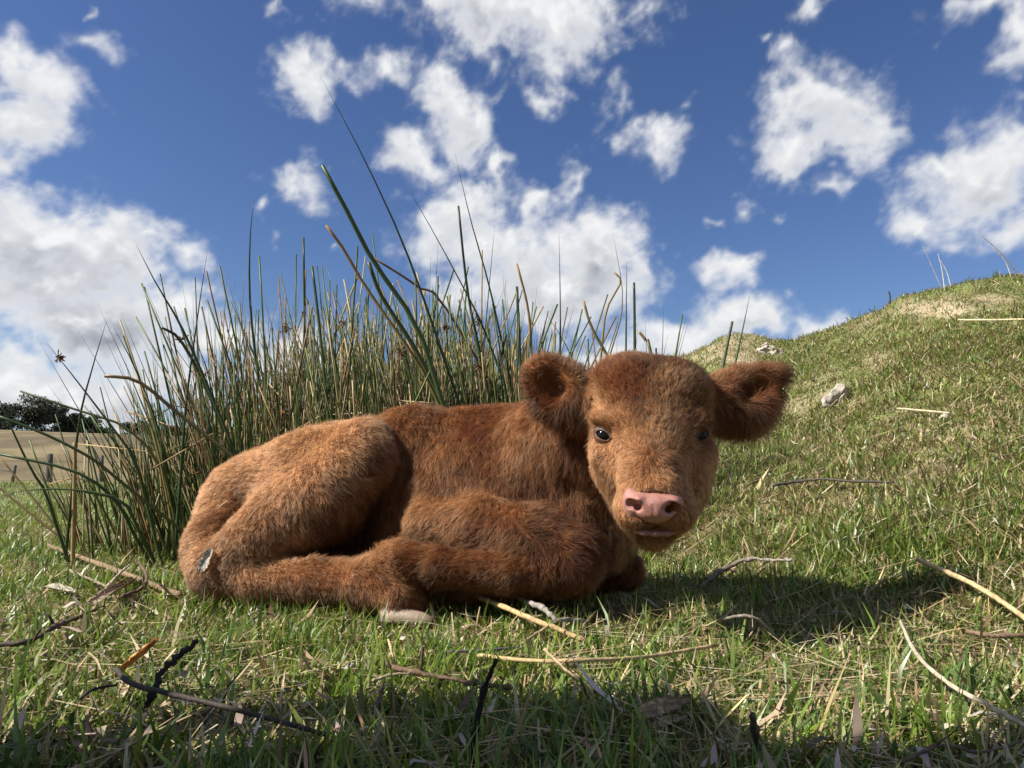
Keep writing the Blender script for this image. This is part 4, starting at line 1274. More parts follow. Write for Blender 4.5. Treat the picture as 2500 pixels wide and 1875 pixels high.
def build_rushes():
    top_main = lambda b: np.interp(b, [370, 440, 520, 650, 800, 1000, 1150, 1300], [900, 780, 690, 660, 680, 670, 690, 730])
    lean_main = lambda b: np.interp(b, [330, 500, 700, 950, 1150, 1300], [-.34, -.18, -.04, -.02, -.06, 0.04])
    main = clump('rush_clump', 'large dense clump of tall dark green and brown rushes behind the calf\'s back', (-0.4, 2.6, 0), 370, 1290, 2.15, 3.1, top_main, lean_main, 215, 3400)
    left = clump('rush_clump', 'sparse outlying rushes arching outward beside the calf\'s rump', (-1.5, 2.7, 0), 110, 420, 2.2, 2.9, lambda b: np.interp(b, [110, 420], [1120, 900]), lambda b: np.interp(b, [110, 420], [-.45, -.15]), 36, 60)
    right = clump('rush_clump', 'thin group of upright rushes rising behind the calf\'s head and ear', (0.35, 2.8, 0), 1300, 1610, 2.3, 3.0, lambda b: np.interp(b, [1300, 1450, 1610], [800, 840, 900]), lambda b: 0.0, 26, 60)
    g, g2, br, dk = (.035, .065, .022), (.06, .09, .028), (.26, .16, .06), (.03, .04, .018)
    S = [  # root, [(x, y) from base to tip], base and tip distance, radius px, colours, cut, dry
        (main, [(1130, 1010), (1050, 775), (978, 580), (880, 370), (786, 194)], 2.0, 1.8, 4.6, g, dk, False, False),
        (main, [(1085, 1000), (1019, 800), (911, 637), (850, 520), (787, 404)], 1.95, 1.8, 6.8, g2, g, True, False),
        (main, [(1060, 960), (1008, 867), (891, 698), (840, 610), (796, 550)], 2.0, 1.9, 4.6, (.13, .12, .04), br, True, True),
        (main, [(1060, 940), (1000, 830), (930, 720), (900, 640)], 1.98, 1.9, 6.4, g2, (.05, .06, .025), True, False),
        (main, [(1110, 785), (1020, 700), (911, 629)], 2.2, 2.1, 3.4, (.2, .11, .05), (.16, .08, .04), True, True),
        (main, [(1240, 960), (1180, 800), (1137, 713), (1060, 570), (988, 445)], 2.2, 2.1, 3.6, g, dk, False, False),
        (main, [(1240, 900), (1193, 693), (1150, 540), (1111, 375)], 2.2, 2.1, 3.6, g, dk, False, False),
        (main, [(1180, 900), (1142, 713), (1119, 503)], 2.2, 2.1, 4.0, g, dk, True, False),
        (main, [(1180, 860), (1195, 690), (1208, 550)], 2.6, 2.6, 2.4, g, dk, False, False),
        (main, [(1300, 900), (1290, 760), (1262, 644)], 2.3, 2.25, 4.0, (.2, .14, .06), br, True, True),
        (main, [(1275, 990), (1268, 840), (1262, 700)], 2.1, 2.1, 5.2, g, dk, True, False),
        (main, [(640, 1000), (612, 760), (610, 600), (619, 486)], 2.3, 2.2, 4.2, g, dk, False, False),
        (main, [(760, 1000), (745, 800), (741, 580)], 2.3, 2.3, 3.4, g, dk, True, False),
        (main, [(800, 1000), (780, 800), (762, 650)], 2.2, 2.2, 4.4, g2, g, True, False),
        (main, [(580, 1120), (480, 880), (434, 781), (380, 690), (332, 596)], 2.1, 2.0, 4.6, g, dk, False, False),
        (main, [(440, 1180), (455, 980), (480, 790), (506, 613)], 2.15, 2.1, 4.2, g, dk, False, False),
        (main, [(600, 1140), (434, 1008), (337, 931), (255, 918)], 1.95, 1.85, 5.4, g, (.2, .13, .06), True, False),
        (main, [(560, 1090), (500, 940), (440, 830), (395, 800)], 2.2, 2.1, 4.2, g2, dk, True, False),
        (left, [(170, 1260), (193, 1032), (225, 900), (260, 784)], 2.2, 2.1, 3.8, g, dk, False, False),
        (left, [(380, 1320), (330, 1130), (265, 1032), (180, 920), (111, 834)], 2.1, 2.0, 4.2, g2, dk, False, False),
        (left, [(140, 1290), (110, 1200), (77, 1148), (30, 1050), (0, 979), (-20, 940)], 2.1, 2.0, 4.0, g, g, False, False),
        (left, [(430, 1260), (390, 1060), (330, 900), (278, 800)], 2.2, 2.1, 4.0, g, dk, False, False),
        (left, [(300, 1180), (225, 1120), (110, 1060), (-20, 1010)], 2.0, 1.9, 4.2, (.1, .1, .035), g, True, False),
        (left, [(330, 1310), (280, 1220), (180, 1150), (-20, 1105)], 2.05, 1.95, 4.0, g, g, True, False),
        (left, [(345, 1310), (300, 1225), (200, 1198), (90, 1195), (-20, 1212)], 2.0, 1.9, 4.6, g, g2, False, False),
        (left, [(430, 1260), (380, 1120), (300, 1040), (200, 1005), (50, 955)], 2.2, 2.1, 3.2, (.2, .16, .06), g, True, True),
        (left, [(180, 1270), (183, 1130), (182, 1080)], 2.1, 2.1, 5.0, (.3, .21, .08), (.26, .17, .07), True, True),
        (right, [(1367, 900), (1368, 760), (1365, 571)], 2.3, 2.3, 3.6, g, dk, False, False),
        (right, [(1480, 900), (1520, 740), (1497, 571)], 2.6, 2.6, 3.0, g2, (.2, .16, .07), False, False),
        (right, [(1465, 890), (1480, 760), (1515, 690), (1500, 665)], 2.4, 2.4, 3.2, (.14, .14, .04), br, True, True),
        (right, [(1550, 870), (1549, 760), (1548, 690)], 2.5, 2.5, 4.0, g, dk, True, False),
        (right, [(1528, 880), (1529, 760), (1530, 640)], 2.4, 2.4, 3.2, g, dk, False, False),
        (right, [(1590, 870), (1575, 830), (1560, 810)], 2.4, 2.4, 4.6, g2, br, True, False),
        (right, [(1500, 900), (1445, 800), (1425, 735)], 2.4, 2.4, 4.2, g, (.2, .13, .05), True, False),
        (right, [(1450, 1040), (1420, 930), (1380, 840), (1330, 760)], 2.4, 2.4, 3.0, g, g, False, False),
        (right, [(1762, 910), (1776, 840), (1788, 785)], 2.6, 2.6, 4.4, g2, (.05, .07, .03), True, False),
        (right, [(1792, 900), (1812, 810), (1830, 723)], 2.7, 2.7, 3.6, g2, dk, False, False),
    ]
    for a in S:
        px_stem(*a)
    # seed heads: small clusters of dry capsules on the sides of stems
    for root, x, y, d in ((left, 141, 874, 2.0), (main, 442, 830, 2.15), (main, 497, 912, 2.1), (main, 978, 860, 2.0), (main, 1168, 785, 2.2), (main, 1172, 900, 2.1), (main, 700, 800, 2.2), (main, 840, 790, 2.3), (main, 1090, 800, 2.2)):
        c = P(x, y, d)
        V, F, C, off = [], [], [], 0
        for _ in range(26):
            q = c + RNG.normal(0, 1, 3) * np.array([.007, .006, .008])
            v, f = tube([c + (q - c) * .2, q, q + unit(q - c) * .004], [.0008, .0021, .0007], 4)
            V.append(v); F += [tuple(i + off for i in k) for k in f]; off += len(v)
            C.append(np.tile(np.array([.13, .07, .035]) * RNG.uniform(.6, 1.4), (len(v), 1)))
        mesh_obj('seed_head', mixed_mesh('seed_head', np.concatenate(V), F, np.concatenate(C)), m_rush_dry, root)


build_rushes()


# ------------------------------------------------------------------ sticks, straws and dead leaves on the lawn
m_twig = attr_mat('weathered_twig', 0.75, 0.25, 0.0, 120.0, 0.4, 0.0012, 260.0)
m_leaf = attr_mat('dead_leaf', 0.6, 0.3, 0.2, 80.0, 0.35, 0.001, 200.0)


def on_ground(px, py, lift=0.0):
    """Where the ray through a pixel meets the ground (raised by lift)."""
    a, b = slopes(px, py)
    y = np.linspace(0.3, 9, 4000)
    g = CAMZ + b * y - (height(a * y, y) + lift)
    i = np.argmax(g < 0)
    return np.array([a * y[i], y[i], CAMZ + b * y[i]])


def stick(name, label, cat, pts, r_px, col0, col1=None, lifts=None, taper=0.5, rough=0.12, branches=(), group=None, sides=7, dist=None):
    lifts = lifts if lifts is not None else [0.03] * len(pts)
    W = [on_ground(x, y, l) for (x, y), l in zip(pts, lifts)] if dist is None else [P(x, y, dist) for x, y in pts]
    if dist is not None:
        W[0][2] = float(height(np.array(W[0][0]), np.array(W[0][1])))
    d = W[len(W) // 2][1]
    n = 10 + 4 * len(pts)
    p = resample(W, n)
    t = np.linspace(0, 1, n)
    r = 0.82 * r_px / FPX * d * (1 - (1 - taper) * t) * (1 + rough * RNG.normal(size=n))
    p[1:-1] += RNG.normal(size=(n - 2, 3)) * r[1:-1, None] * rough * 1.2
    V, F = tube(p, r, sides)
    c1 = col1 if col1 is not None else col0
    C = np.repeat(np.asarray(col0)[None] * (1 - t[:, None]) + np.asarray(c1)[None] * t[:, None], sides, 0)
    V, F, C = [V], list(F), [C * (1 + .12 * RNG.normal(size=(len(C), 1)))]
    off = len(V[0])
    for k, (dx, dz, ln) in enumerate(branches):
        i = int(n * (0.3 + 0.5 * k / max(len(branches), 1)))
        q = resample([p[i], p[i] + np.array([dx, RNG.normal(0, .2), dz]) * ln * .55, p[i] + np.array([dx * 1.1, RNG.normal(0, .3), dz * .6]) * ln], 6)
        v, f = tube(q, r[i] * .55 * np.linspace(1, .4, 6), 5)
        V.append(v); F += [tuple(j + off for j in g) for g in f]; off += len(v)
        C.append(np.tile(np.asarray(col0), (len(v), 1)))
    o = mesh_obj(name, mixed_mesh(name, np.concatenate(V), F, np.clip(np.concatenate(C), .004, .8)), m_twig, None, W[0])
    return tag(o, label, cat, group)


def curled_leaf(name, label, cat, a, b, w_px, col, lift=0.03, curl=1.2, rise=0.0, at=None, rag=0.07):
    """A dry strip of leaf or bark rolled along its length."""
    A = on_ground(*a, lift) if at is None else np.asarray(at[0], float)
    B = on_ground(*b, lift + rise) if at is None else np.asarray(at[1], float)
    d = A[1]
    w = w_px / FPX * d
    n, m = 14, 9
    ax = unit(B - A)
    sd = unit(np.cross(ax, np.array([0.15, -0.6, 1.0])))
    nm = np.cross(sd, ax)
    if nm[1] > 0:
        sd, nm = -sd, -nm
    V = []
    for i in range(n):
        t = i / (n - 1)
        ww = w * (0.35 + 0.75 * math.sin(math.pi * (0.12 + 0.80 * t))) * (1 + rag * RNG.normal())
        c = A + (B - A) * t + nm * (0.12 * w * math.sin(5 * t + 1))
        k = curl * (0.6 + 0.6 * t)
        for j in range(m):
            s = (j / (m - 1) - .5) * 2
            th = s * k
            V.append(c + sd * ww * math.sin(th) / max(k, .3) + nm * ww * (1 - math.cos(th)) / max(k, .3) * 0.9 + RNG.normal(size=3) * w * .035)
    V = np.array(V)
    back = V - nm * max(w * 0.05, 0.0006)
    Q = [(i * m + j, i * m + j + 1, (i + 1) * m + j + 1, (i + 1) * m + j) for i in range(n - 1) for j in range(m - 1)]
    o = n * m
    Q2 = [tuple(o + k for k in q[::-1]) for q in Q]
    rim = [i * m for i in range(n)] + [(n - 1) * m + j for j in range(1, m)] + [i * m + m - 1 for i in range(n - 2, -1, -1)] + list(range(m - 2, 0, -1))
    Q3 = [(rim[k], rim[(k + 1) % len(rim)], o + rim[(k + 1) % len(rim)], o + rim[k]) for k in range(len(rim))]
    VV = np.concatenate([V, back])
    C = np.tile(np.asarray(col, float), (len(VV), 1)) * np.exp(.45 * RNG.normal(size=(len(VV), 1)))
    ob = mesh_obj(name, quads_mesh(name, VV, Q + Q2 + Q3, np.clip(C, .005, .7)), m_leaf, None, A)
    return tag(ob, label, cat)


def build_litter():
    straw, pale, brown, grey, black = (.42, .30, .14), (.50, .42, .27), (.15, .095, .055), (.36, .32, .27), (.018, .015, .013)
    stick('stick', 'long straight brown stick slanting through the grass beside the calf\'s rump', 'stick', [(115, 1331), (250, 1380), (393, 1436), (440, 1452)], 9.5, (.22, .15, .085), (.18, .12, .07), [.035, .03, .02, .015], .9, .05)
    stick('twig', 'thin grey twig lying below the long straight brown stick', 'twig', [(170, 1392), (215, 1412), (262, 1432)], 4.5, (.24, .19, .13), None, None, .7)
    stick('twig', 'dark gnarled twig trailing from the crumpled bark strip', 'twig', [(-20, 1574), (68, 1567), (125, 1535), (180, 1512), (250, 1480)], 7.5, (.05, .036, .028), (.09, .06, .04), [.025, .03, .03, .03, .03], .8, .22, ((.5, .6, .05), (-.4, .7, .04)))
    curled_leaf('bark_strip', 'crumpled tan strip of dry bark lying at the end of the gnarled twig', 'bark', (228, 1478), (330, 1412), 24, (.27, .20, .13), .03, 1.5)
    stick('twig', 'thin pale twig sticking up from the crumpled bark strip', 'twig', [(262, 1432), (292, 1400), (318, 1378)], 5, (.42, .36, .27), None, [.03, .05, .06], .5)
    stick('twig', 'curved dark brown twig hooked over the crumpled bark strip', 'twig', [(300, 1455), (350, 1435), (358, 1405), (338, 1370)], 6, (.10, .065, .04), None, [.03, .04, .055, .065], .6, .2)
    curled_leaf('dead_leaf', 'whitish curled dead leaf lying in bright grass', 'leaf', (112, 1432), (182, 1446), 13, (.30, .26, .19), .02, 1.5)
    curled_leaf('dead_leaf', 'curled orange-brown dead leaf leaning on the long dark stick', 'leaf', (292, 1650), (384, 1562), 20, (.36, .15, .045), .02, 1.9, .05)
    stick('burnt_twig', 'short charred black twig pointing upward beside the orange leaf', 'twig', [(350, 1735), (375, 1690), (395, 1640), (440, 1600), (484, 1566)], 10, black, (.03, .025, .022), [.012, .03, .045, .06, .075], .75, .2)
    stick('stick', 'long thin charcoal-coloured stick lying in the shaded grass', 'stick', [(285, 1635), (325, 1670), (452, 1702), (633, 1747), (800, 1795)], 9.5, (.045, .036, .03), (.055, .042, .034), [.05, .05, .045, .04, .03], .65, .08)
    stick('twig', 'thin black twig curving away left of the long charcoal-coloured stick', 'twig', [(195, 1705), (232, 1682), (285, 1672)], 5, (.03, .026, .022), None, [.03, .04, .04], .7)
    curled_leaf('dead_leaf', 'small pale dead leaf beneath the orange-brown leaf', 'leaf', (296, 1705), (312, 1662), 12, (.42, .33, .20), .02, 1.2)
    stick('straw', 'thick golden straw resting by the folded foreleg', 'straw', [(1092, 1434), (1190, 1466), (1300, 1512), (1428, 1564)], 9, (.50, .33, .16), (.42, .28, .14), [.045, .04, .035, .02], .85, .05)
    stick('twig', 'rough whitish grey twig beside the golden straw', 'twig', [(1186, 1423), (1270, 1460), (1330, 1490), (1363, 1512), (1435, 1517)], 8, (.30, .27, .235), (.22, .19, .165), [.05, .045, .04, .035, .02], .8, .25)
    stick('twig', 'short tan twig crossing under the golden straw', 'twig', [(1275, 1570), (1330, 1535), (1368, 1512)], 5.5, (.30, .22, .13), None, [.02, .03, .035], .6)
    stick('straw', 'long pale straw lying nearly level across the lawn', 'straw', [(1168, 1600), (1280, 1612), (1406, 1613), (1580, 1603), (1746, 1576)], 6.5, (.42, .31, .15), (.36, .26, .13), [.03, .035, .04, .04, .035], .9, .05)
    stick('twig', 'short slate grey twig left of the long pale straw', 'twig', [(1092, 1592), (1180, 1588), (1268, 1580)], 5, (.09, .085, .08), None, None, .8)
    stick('twig', 'curled dry stalk leaning across the long pale straw', 'twig', [(1330, 1585), (1375, 1630), (1425, 1670), (1444, 1712)], 5, (.34, .25, .15), None, [.05, .04, .03, .02], .7, .15, ((.6, .3, .04),))
    stick('twig', 'dark brown knotty twig lying left of the burnt stake', 'twig', [(943, 1622), (1010, 1640), (1081, 1654), (1160, 1668), (1250, 1678)], 8.5, (.13, .08, .05), (.10, .065, .04), [.03] * 5, .8, .25, ((.1, 1, .05), (.4, .8, .05)))
    stick('straw', 'pale split straw beside the knotty brown twig', 'straw', [(910, 1662), (955, 1648), (1000, 1645)], 5, (.40, .31, .19), None, None, .7)
    stick('burnt_stake', 'charred black stake standing up from the shaded grass', 'stake', [(1140, 1880), (1160, 1790), (1178, 1700), (1211, 1611)], 14, black, (.012, .011, .010), [.01, .045, .075, .105], .45, .14)
    stick('twig', 'forked twig with a whitish tip lying in the calf\'s shadow', 'twig', [(1703, 1437), (1760, 1395), (1826, 1365), (1880, 1368), (1934, 1365)], 7.5, (.12, .085, .06), (.27, .24, .20), [.03, .035, .045, .05, .055], .55, .3, ((.4, -.3, .05),))
    stick('straw', 'stout golden straw slanting down outside the calf\'s shadow', 'straw', [(2238, 1365), (2300, 1392), (2368, 1423), (2440, 1465), (2520, 1522)], 8, (.50, .38, .20), (.44, .33, .17), [.06, .05, .045, .04, .035], .9, .05)
    stick('straw', 'long pale dry stalk curving down through bright grass', 'straw', [(2195, 1510), (2238, 1597), (2318, 1669), (2400, 1715), (2520, 1782)], 7, (.40, .34, .24), (.42, .36, .25), [.04, .045, .045, .04, .035], .9, .07)
    curled_leaf('dead_leaf', 'large crumpled brown dead leaf lying in open grass', 'leaf', (1560, 1752), (1690, 1706), 26, (.26, .18, .11), .03, 1.5)
    curled_leaf('dead_leaf', 'pale husk of a dead leaf below the large crumpled one', 'leaf', (1590, 1775), (1680, 1748), 14, (.34, .25, .15), .025, 1.6)
    stick('twig', 'arched grey twig between the long pale straw and the calf\'s shadow', 'twig', [(1739, 1524), (1780, 1508), (1826, 1504), (1860, 1520), (1895, 1556)], 5.5, (.20, .17, .13), None, [.02, .045, .055, .045, .02], .8)
    stick('twig', 'dark thin twig lying along the foot of the mound', 'twig', [(1887, 1186), (1945, 1176), (2004, 1170), (2090, 1175), (2182, 1177)], 5.0, (.07, .06, .045), None, [.04] * 5, .7, .15)
    stick('twig', 'brown twig lying below the stout golden straw', 'twig', [(2361, 1542), (2430, 1552), (2520, 1550)], 7, (.17, .11, .07), None, None, .9, .15)
    stick('stump', 'dark weathered stub standing in the shaded grass', 'stub', [(1850, 1860), (1843, 1800), (1838, 1745)], 13, (.07, .052, .04), (.09, .07, .055), [.005, .04, .07], .6, .2)
    stick('twig', 'tangled brown twig lying in the deep shade near the stub', 'twig', [(2200, 1860), (2300, 1820), (2400, 1835), (2520, 1800)], 6, (.12, .08, .055), None, None, .7, .25, ((.5, .6, .05), (-.3, .8, .04)))
    stick('straw', 'thin bleached straw lying level on the mound', 'straw', [(2340, 781), (2420, 781), (2520, 779)], 3.4, (.5, .42, .25), None, [.04] * 3, .8, .05)
    stick('straw', 'thin bleached straw below the whitish stone', 'straw', [(2190, 997), (2260, 1003), (2318, 1008)], 3.4, (.5, .42, .27), None, [.04] * 3, .8, .05)
    stick('dead_weed', 'small bare black weed standing on the mound\'s crest', 'weed', [(2172, 745), (2173, 725), (2170, 712)], 3, (.05, .045, .04), None, None, .7, dist=5.2)
    stick('grass_stalk', 'tall dry grass stalk bending far over above the mound\'s crest', 'stalk', [(2492, 690), (2470, 650), (2430, 605), (2395, 575)], 1.6, (.30, .25, .16), None, None, .5, dist=4.5)
    stick('grass_stalk', 'curved dry grass stalk at the highest end of the crest', 'stalk', [(2470, 690), (2455, 640), (2425, 600)], 1.4, (.5, .45, .33), None, None, .5, dist=4.5)
    stick('grass_stalk', 'shorter, more bent of two slender whitish stalks on the mound\'s crest', 'stalk', [(2322, 706), (2312, 665), (2296, 636)], 1.4, (.55, .50, .40), None, None, .5, dist=4.7)
    stick('grass_stalk', 'taller, straighter of two slender whitish stalks on the mound\'s crest', 'stalk', [(2306, 706), (2300, 660), (2290, 620)], 1.4, (.55, .50, .40), None, None, .5, dist=4.7)
    stick('grass_stalk', 'hair-thin grey stalk leaning beside the two whitish stalks', 'stalk', [(2300, 706), (2275, 650), (2254, 602)], 1.2, (.35, .33, .28), None, None, .5, dist=4.75)
    # the bark scrap and straws caught in the coat
    curled_leaf('bark_scrap', 'small grey and white scrap of bark stuck to the calf\'s rump', 'bark', None, None, 13, (.34, .30, .25), 0, 1.1, 0, (P(492, 1396, 1.385), P(516, 1340, 1.395)), 0.14)
    
    for label, a, b in (('short pale straw caught in the fur high on the rump', (534, 1241), (557, 1222)), ('short pale straw standing in the fur of the thigh', (605, 1270), (627, 1240))):
        c = [i for i in range(0)]
        px, py = project(CV)
        k = np.where(np.hypot(px - a[0], py - a[1]) < 10)[0]
        d = CV[k, 1].min() - 0.016
        v, f = tube(resample([P(*a, d), P((a[0] + b[0]) / 2, (a[1] + b[1]) / 2 - 2, d - .003), P(*b, d - .004)], 6), np.linspace(1.6, 1.0, 6) * d / FPX, 5)
        o = mesh_obj('straw', mixed_mesh('straw', v, f, np.tile([.5, .42, .28], (len(v), 1))), m_straw, None, P(*a, d))
        tag(o, label, 'straw')


build_litter()


# ------------------------------------------------------------------ stones on the mound
def stone(label, px, py, w_px, h_px, col):
    c = on_ground(px, py, 0.0)
    d = c[1]
    rx, rz = w_px / FPX * d, h_px / FPX * d
    c = c - [0, 0, rz * .35]
    G = Field(c - [rx * 1.6, rx * 1.6, rz * 2], c + [rx * 1.6, rx * 1.6, rz * 2], max(rx / 11, .003))
    for k in range(7):
        o = RNG.normal(0, .42, 3) * [rx, rx * .7, rz * .7]
        G.ell(c + o, np.array([rx, rx * .8, rz]) * RNG.uniform(.35, .75), frame(RNG.normal(size=3)), .01)
    V, Q = G.mesh()
    V = V + vec_noise3(V, 14, 3) * rx * .30 + vec_noise3(V, 35, 4) * rx * .22 + vec_noise3(V, 80, 6) * rx * .12
    C = np.asarray(col) * (1 + .3 * vnoise3(V, 40, 9)[:, None])
    o = mesh_obj('stone', quads_mesh('stone', V, Q, np.clip(C, .02, .8), True), m_stone, None, c)
    tag(o, label, 'stone')


m_stone = attr_mat('pale_limestone', 0.9, 0.2, 0, 60, .3, .004, 90)
stone('whitish rough stone half buried on the mound slope above the right ear', 2062, 972, 40, 20, (.36, .32, .26))
stone('pale rough stone on the knoll behind the calf\'s ear', 1880, 858, 30, 18, (.40, .35, .28))
stone('small pale stone low on the mound below the straw', 2305, 1022, 16, 11, (.38, .33, .26))


# ------------------------------------------------------------------ fence along the foot of the paddock
def build_fence():
    root = empty('fence', (-16, 24, -0.7))
    tag(root, 'old wire fence on grey wooden posts below the dry paddock', 'fence')
    wood = attr_mat('grey_fence_wood', 0.85, 0.2, 0, 30, .35, .004, 60)
    tops = []
    for px, py_t, py_b, d, r, lean in ((120, 1108, 1196, 22.0, .10, .02), (14, 1136, 1225, 19.0, .045, .25), (248, 1112, 1190, 25.0, .08, 0.0), (330, 1112, 1186, 28.0, .08, 0.0), (-120, 1100, 1200, 17.0, .09, 0)):
        b = P(px, py_b, d)
        b[2] = float(height(np.array(b[0]), np.array(b[1]))) - .1
        t = P(px, py_t, d) + [lean, 0, 0]
        v, f = tube(resample([b, (b + t) / 2 + [.015, 0, 0], t], 6), [r, r, r * .97, r * .95, r * .95, r * .9], 9)
        mesh_obj('post', mixed_mesh('post', v, f, np.tile([.10, .088, .075], (len(v), 1))), wood, root)
        tops.append((t, b))
    order = sorted(range(5), key=lambda i: tops[i][0][0])
    for k in (.12, .4, .68):
        pts = [tops[i][0] * (1 - k) + tops[i][1] * k for i in order]
        v, f = tube(np.array(pts), .006, 4)
        mesh_obj('wire', mixed_mesh('wire', v, f, np.tile([.22, .21, .2], (len(v), 1))), wood, root)


build_fence()


# ------------------------------------------------------------------ trees on the paddock's brow
m_bark = attr_mat('gum_bark', 0.85, 0.2, 0, 3, .3)
m_foliage = attr_mat('gum_foliage', 0.6, 0.25, 0.2, 0)


def tree(label, px, d, h, w, tint):
    a, _ = slopes(px, 1060)
    x = a * d
    z = float(height(np.array(x), np.array(d)))
    root = empty('gum_tree', (x, d, z))
    tag(root, label, 'tree', 'trees along the brow of the paddock')
    V, F, C, off = [], [], [], 0
    limbs = []
    base = np.array([x, d, z - .3])
    top = base + [RNG.normal(0, .4), 0, h * .55]
    paths = [([base, (base + top) / 2 + RNG.normal(0, .2, 3), top], .035 * h)]
    for k in range(7):
        s = base + (top - base) * RNG.uniform(.45, 1)
        e = base + np.array([RNG.uniform(-.42, .42) * w, RNG.uniform(-.35, .35) * w, h * RNG.uniform(.55, .88)])
        paths.append(([s, (s + e) / 2 + [0, 0, .05 * h], e], .014 * h))
        limbs.append(e)
    for p, r in paths:
        v, f = tube(resample(p, 7), r * np.linspace(1, .45, 7), 6)
        V.append(v); F += [tuple(i + off for i in q) for q in f]; off += len(v)
    V = np.concatenate(V)
    mesh_obj('trunk', mixed_mesh('trunk', V, F, np.tile([.10, .085, .07], (len(V), 1))), m_bark, root)
    cl = limbs + [base + np.array([RNG.uniform(-.5, .5) * w, RNG.uniform(-.4, .4) * w, h * RNG.uniform(.14, .93)]) for _ in range(34)]
    n = 9000
    ci = RNG.integers(len(cl), size=n)
    dirs = unit(RNG.normal(size=(n, 3)))
    rr = RNG.random(n)[:, None] ** .45
    cr = RNG.uniform(.10, .19, len(cl))[ci][:, None] * h
    pos = np.array(cl)[ci] + dirs * rr * cr * [1.15, 1.15, .75]
    s = RNG.uniform(.14, .32, n)[:, None]
    u = unit(RNG.normal(size=(n, 3))); v = unit(np.cross(u, RNG.normal(size=(n, 3))))
    Vt = np.stack([pos - u * s, pos - v * s * .45, pos + u * s, pos + v * s * .45], 1).reshape(-1, 3)
    col = np.repeat(np.asarray(tint)[None] * (1 + .3 * RNG.normal(size=(n, 1))), 4, 0)
    mesh_obj('crown', quads_mesh('crown', Vt, np.arange(4 * n).reshape(-1, 4), np.clip(col, .01, .3), False), m_foliage, root)


tree('tall dark gum tree with twin rounded crowns on the paddock brow', 90, 150, 10.2, 8.5, (.045, .052, .030))
tree('broad dark gum tree at the edge of the paddock brow', 12, 148, 8.2, 8, (.042, .05, .03))
tree('dark gum tree between the tallest tree and the bushy low one', 150, 155, 8.8, 7.5, (.04, .05, .03))
tree('bushy low gum tree sloping down the paddock brow', 200, 158, 7.5, 7, (.048, .055, .032))
tree('smallest dark gum tree ending the row on the brow', 250, 160, 4.5, 5, (.05, .056, .034))
tree('gum tree half hidden behind the rushes', 340, 165, 6.5, 7, (.045, .055, .034))
tree('low gum tree wholly screened by rush stems', 420, 168, 5.5, 8, (.045, .055, .034))


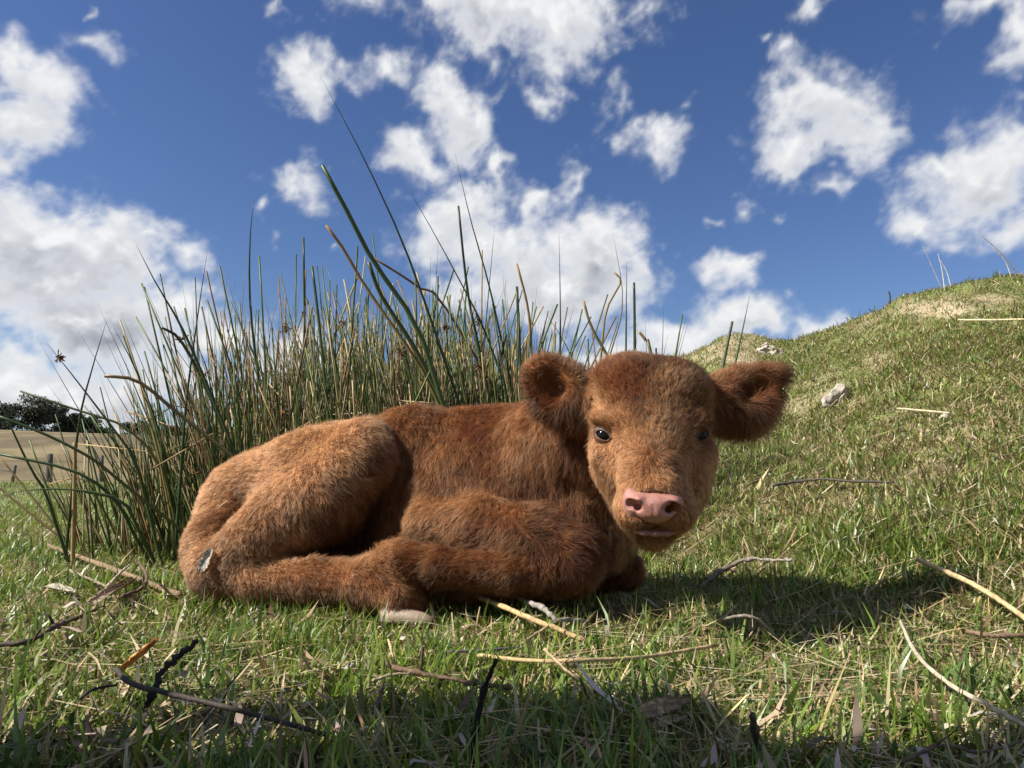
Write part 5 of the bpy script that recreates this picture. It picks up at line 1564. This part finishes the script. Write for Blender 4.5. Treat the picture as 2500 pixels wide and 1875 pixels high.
# ------------------------------------------------------------------ the photographer, kneeling beside the camera: only the shadow is in the picture
def build_person():
    H = 0.011
    G = Field((-1.65, -0.25, -0.02), (0.05, 0.95, 1.35), H)
    A = np.array
    hipL, hipR = A([-1.08, .54, .44]), A([-1.08, .32, .44])
    chest, neck = A([-0.80, .43, .82]), A([-0.70, .43, .98])
    G.cone(A([-1.06, .43, .46]), A([-0.92, .43, .66]), .165, .150, .05)
    G.cone(A([-0.92, .43, .66]), chest, .150, .155, .05)
    G.cone(A([-0.76, .27, .89]), A([-0.76, .59, .89]), .085, .085, .05)
    G.cone(neck, A([-0.64, .43, 1.06]), .058, .056, .03)
    for hp, s in ((hipL, 1), (hipR, -1)):
        kn = A([-0.70, .43 + s * .15, .11]); an = A([-1.12, .43 + s * .14, .09]); toe = A([-1.30, .43 + s * .15, .05])
        G.cone(hp, kn, .098, .070, .03)
        G.cone(kn, an, .066, .046, .02)
        G.cone(an, toe, .046, .034, .02)
    shR, shL = A([-0.74, .25, .88]), A([-0.74, .61, .88])
    elR, wrR = A([-0.52, .10, .56]), A([-0.24, -.03, .30])
    elL, wrL = A([-0.86, .70, .62]), A([-0.80, .64, .33])
    for s0, e0, w0 in ((shR, elR, wrR), (shL, elL, wrL)):
        G.cone(s0, e0, .062, .048, .02)
        G.cone(e0, w0, .046, .031, .02)
    head = A([-0.585, .43, 1.155])
    G.ell(head, (.098, .078, .118), frame((.95, 0, -.3), (.3, 0, .95)), .02)
    G.ell(head + [.05, 0, -.055], (.05, .05, .055), None, .02)
    G.ell(head + [.102, 0, -.015], (.020, .013, .02), None, .01)
    for s in (-1, 1):
        G.ell(head + [-.005, s * .08, -.015], (.022, .010, .032), None, .006)
        G.ell(head + [.094, s * .034, .012], (.012, .016, .010), None, .008, True)
    G.ell(head + [.108, 0, -.062], (.012, .022, .004), None, .006, True)
    for wr, d, side in ((wrR, unit(A([.85, -.25, -.35])), A([0, 0, 1.])), (wrL, unit(A([.2, -.1, -.95])), A([1., 0, 0]))):
        sd = unit(side - d * (d @ side))
        nm = np.cross(d, sd)
        G.ell(wr + d * .045, (.052, .040, .017), np.array([d, sd, nm]), .015)
        for k, (o, L) in enumerate(((-.030, .055), (-.010, .070), (.010, .074), (.030, .066))):
            b0 = wr + d * .085 + sd * o
            m0 = b0 + d * L * .55
            G.cone(b0, m0, .0100, .0090, .006)
            G.cone(m0, m0 + unit(d + nm * .8) * L * .5, .0088, .0072, .004)
        b0 = wr + d * .035 + sd * .038
        m0 = b0 + unit(d * .6 + sd) * .035
        G.cone(b0, m0, .0115, .0100, .006)
        G.cone(m0, m0 + unit(d + nm * .3) * .03, .0098, .0080, .004)
    V, Q = G.mesh()
    V = relax(V, Q, 1)
    c = np.tile([.055, .065, .085], (len(V), 1))
    legs = V[:, 2] < 0.44 + 0.25 * (V[:, 0] + 1.08)
    armR = (np.linalg.norm(V - wrR, axis=1) < .16) & (V[:, 0] > -.32)
    armL = (V[:, 1] > .55) & (V[:, 0] > -.92) & (V[:, 2] > .12) & (V[:, 2] < .32) & (np.linalg.norm(V - wrL, axis=1) < .2)
    c[legs & ~armL & ~armR] = [.04, .055, .10]
    c[(V[:, 0] < -1.08) & (V[:, 2] < .17)] = [.06, .045, .035]
    skin = (V[:, 2] > 1.0) | ((np.linalg.norm(V - wrR, axis=1) < .20) & ((V - wrR) @ A([.85, -.25, -.35]) > 0)) | (armL & (V[:, 2] < .30))
    c[skin] = [.45, .28, .20]
    root = empty('person', (-0.95, .43, 0))
    tag(root, 'kneeling photographer in a dark jacket and jeans casting shade on the near grass', 'person')
    mesh_obj('body', quads_mesh('body', V, Q, c), attr_mat('skin_and_clothes', .75, .2, 0, 40, .12), root)
    root_shift = Vector((-0.05, -0.11, 0))
    K = Field(head - .2, head + .2, .008)
    K.ell(head + [-.012, 0, .022], (.106, .086, .114), frame((.95, 0, -.3), (.3, 0, .95)), .01)
    K.ell(head + [.105, 0, -.05], (.085, .11, .10), None, .015, True)
    Vh, Qh = K.mesh()
    Vh = Vh + vec_noise3(Vh, 60, 2) * .004
    mesh_obj('hair', quads_mesh('hair', Vh, Qh, np.tile([.05, .032, .02], (len(Vh), 1))), attr_mat('brown_hair', .5, .4, 0, 120, .4), root)
    root.location = Vector(root.location) + root_shift


build_person()
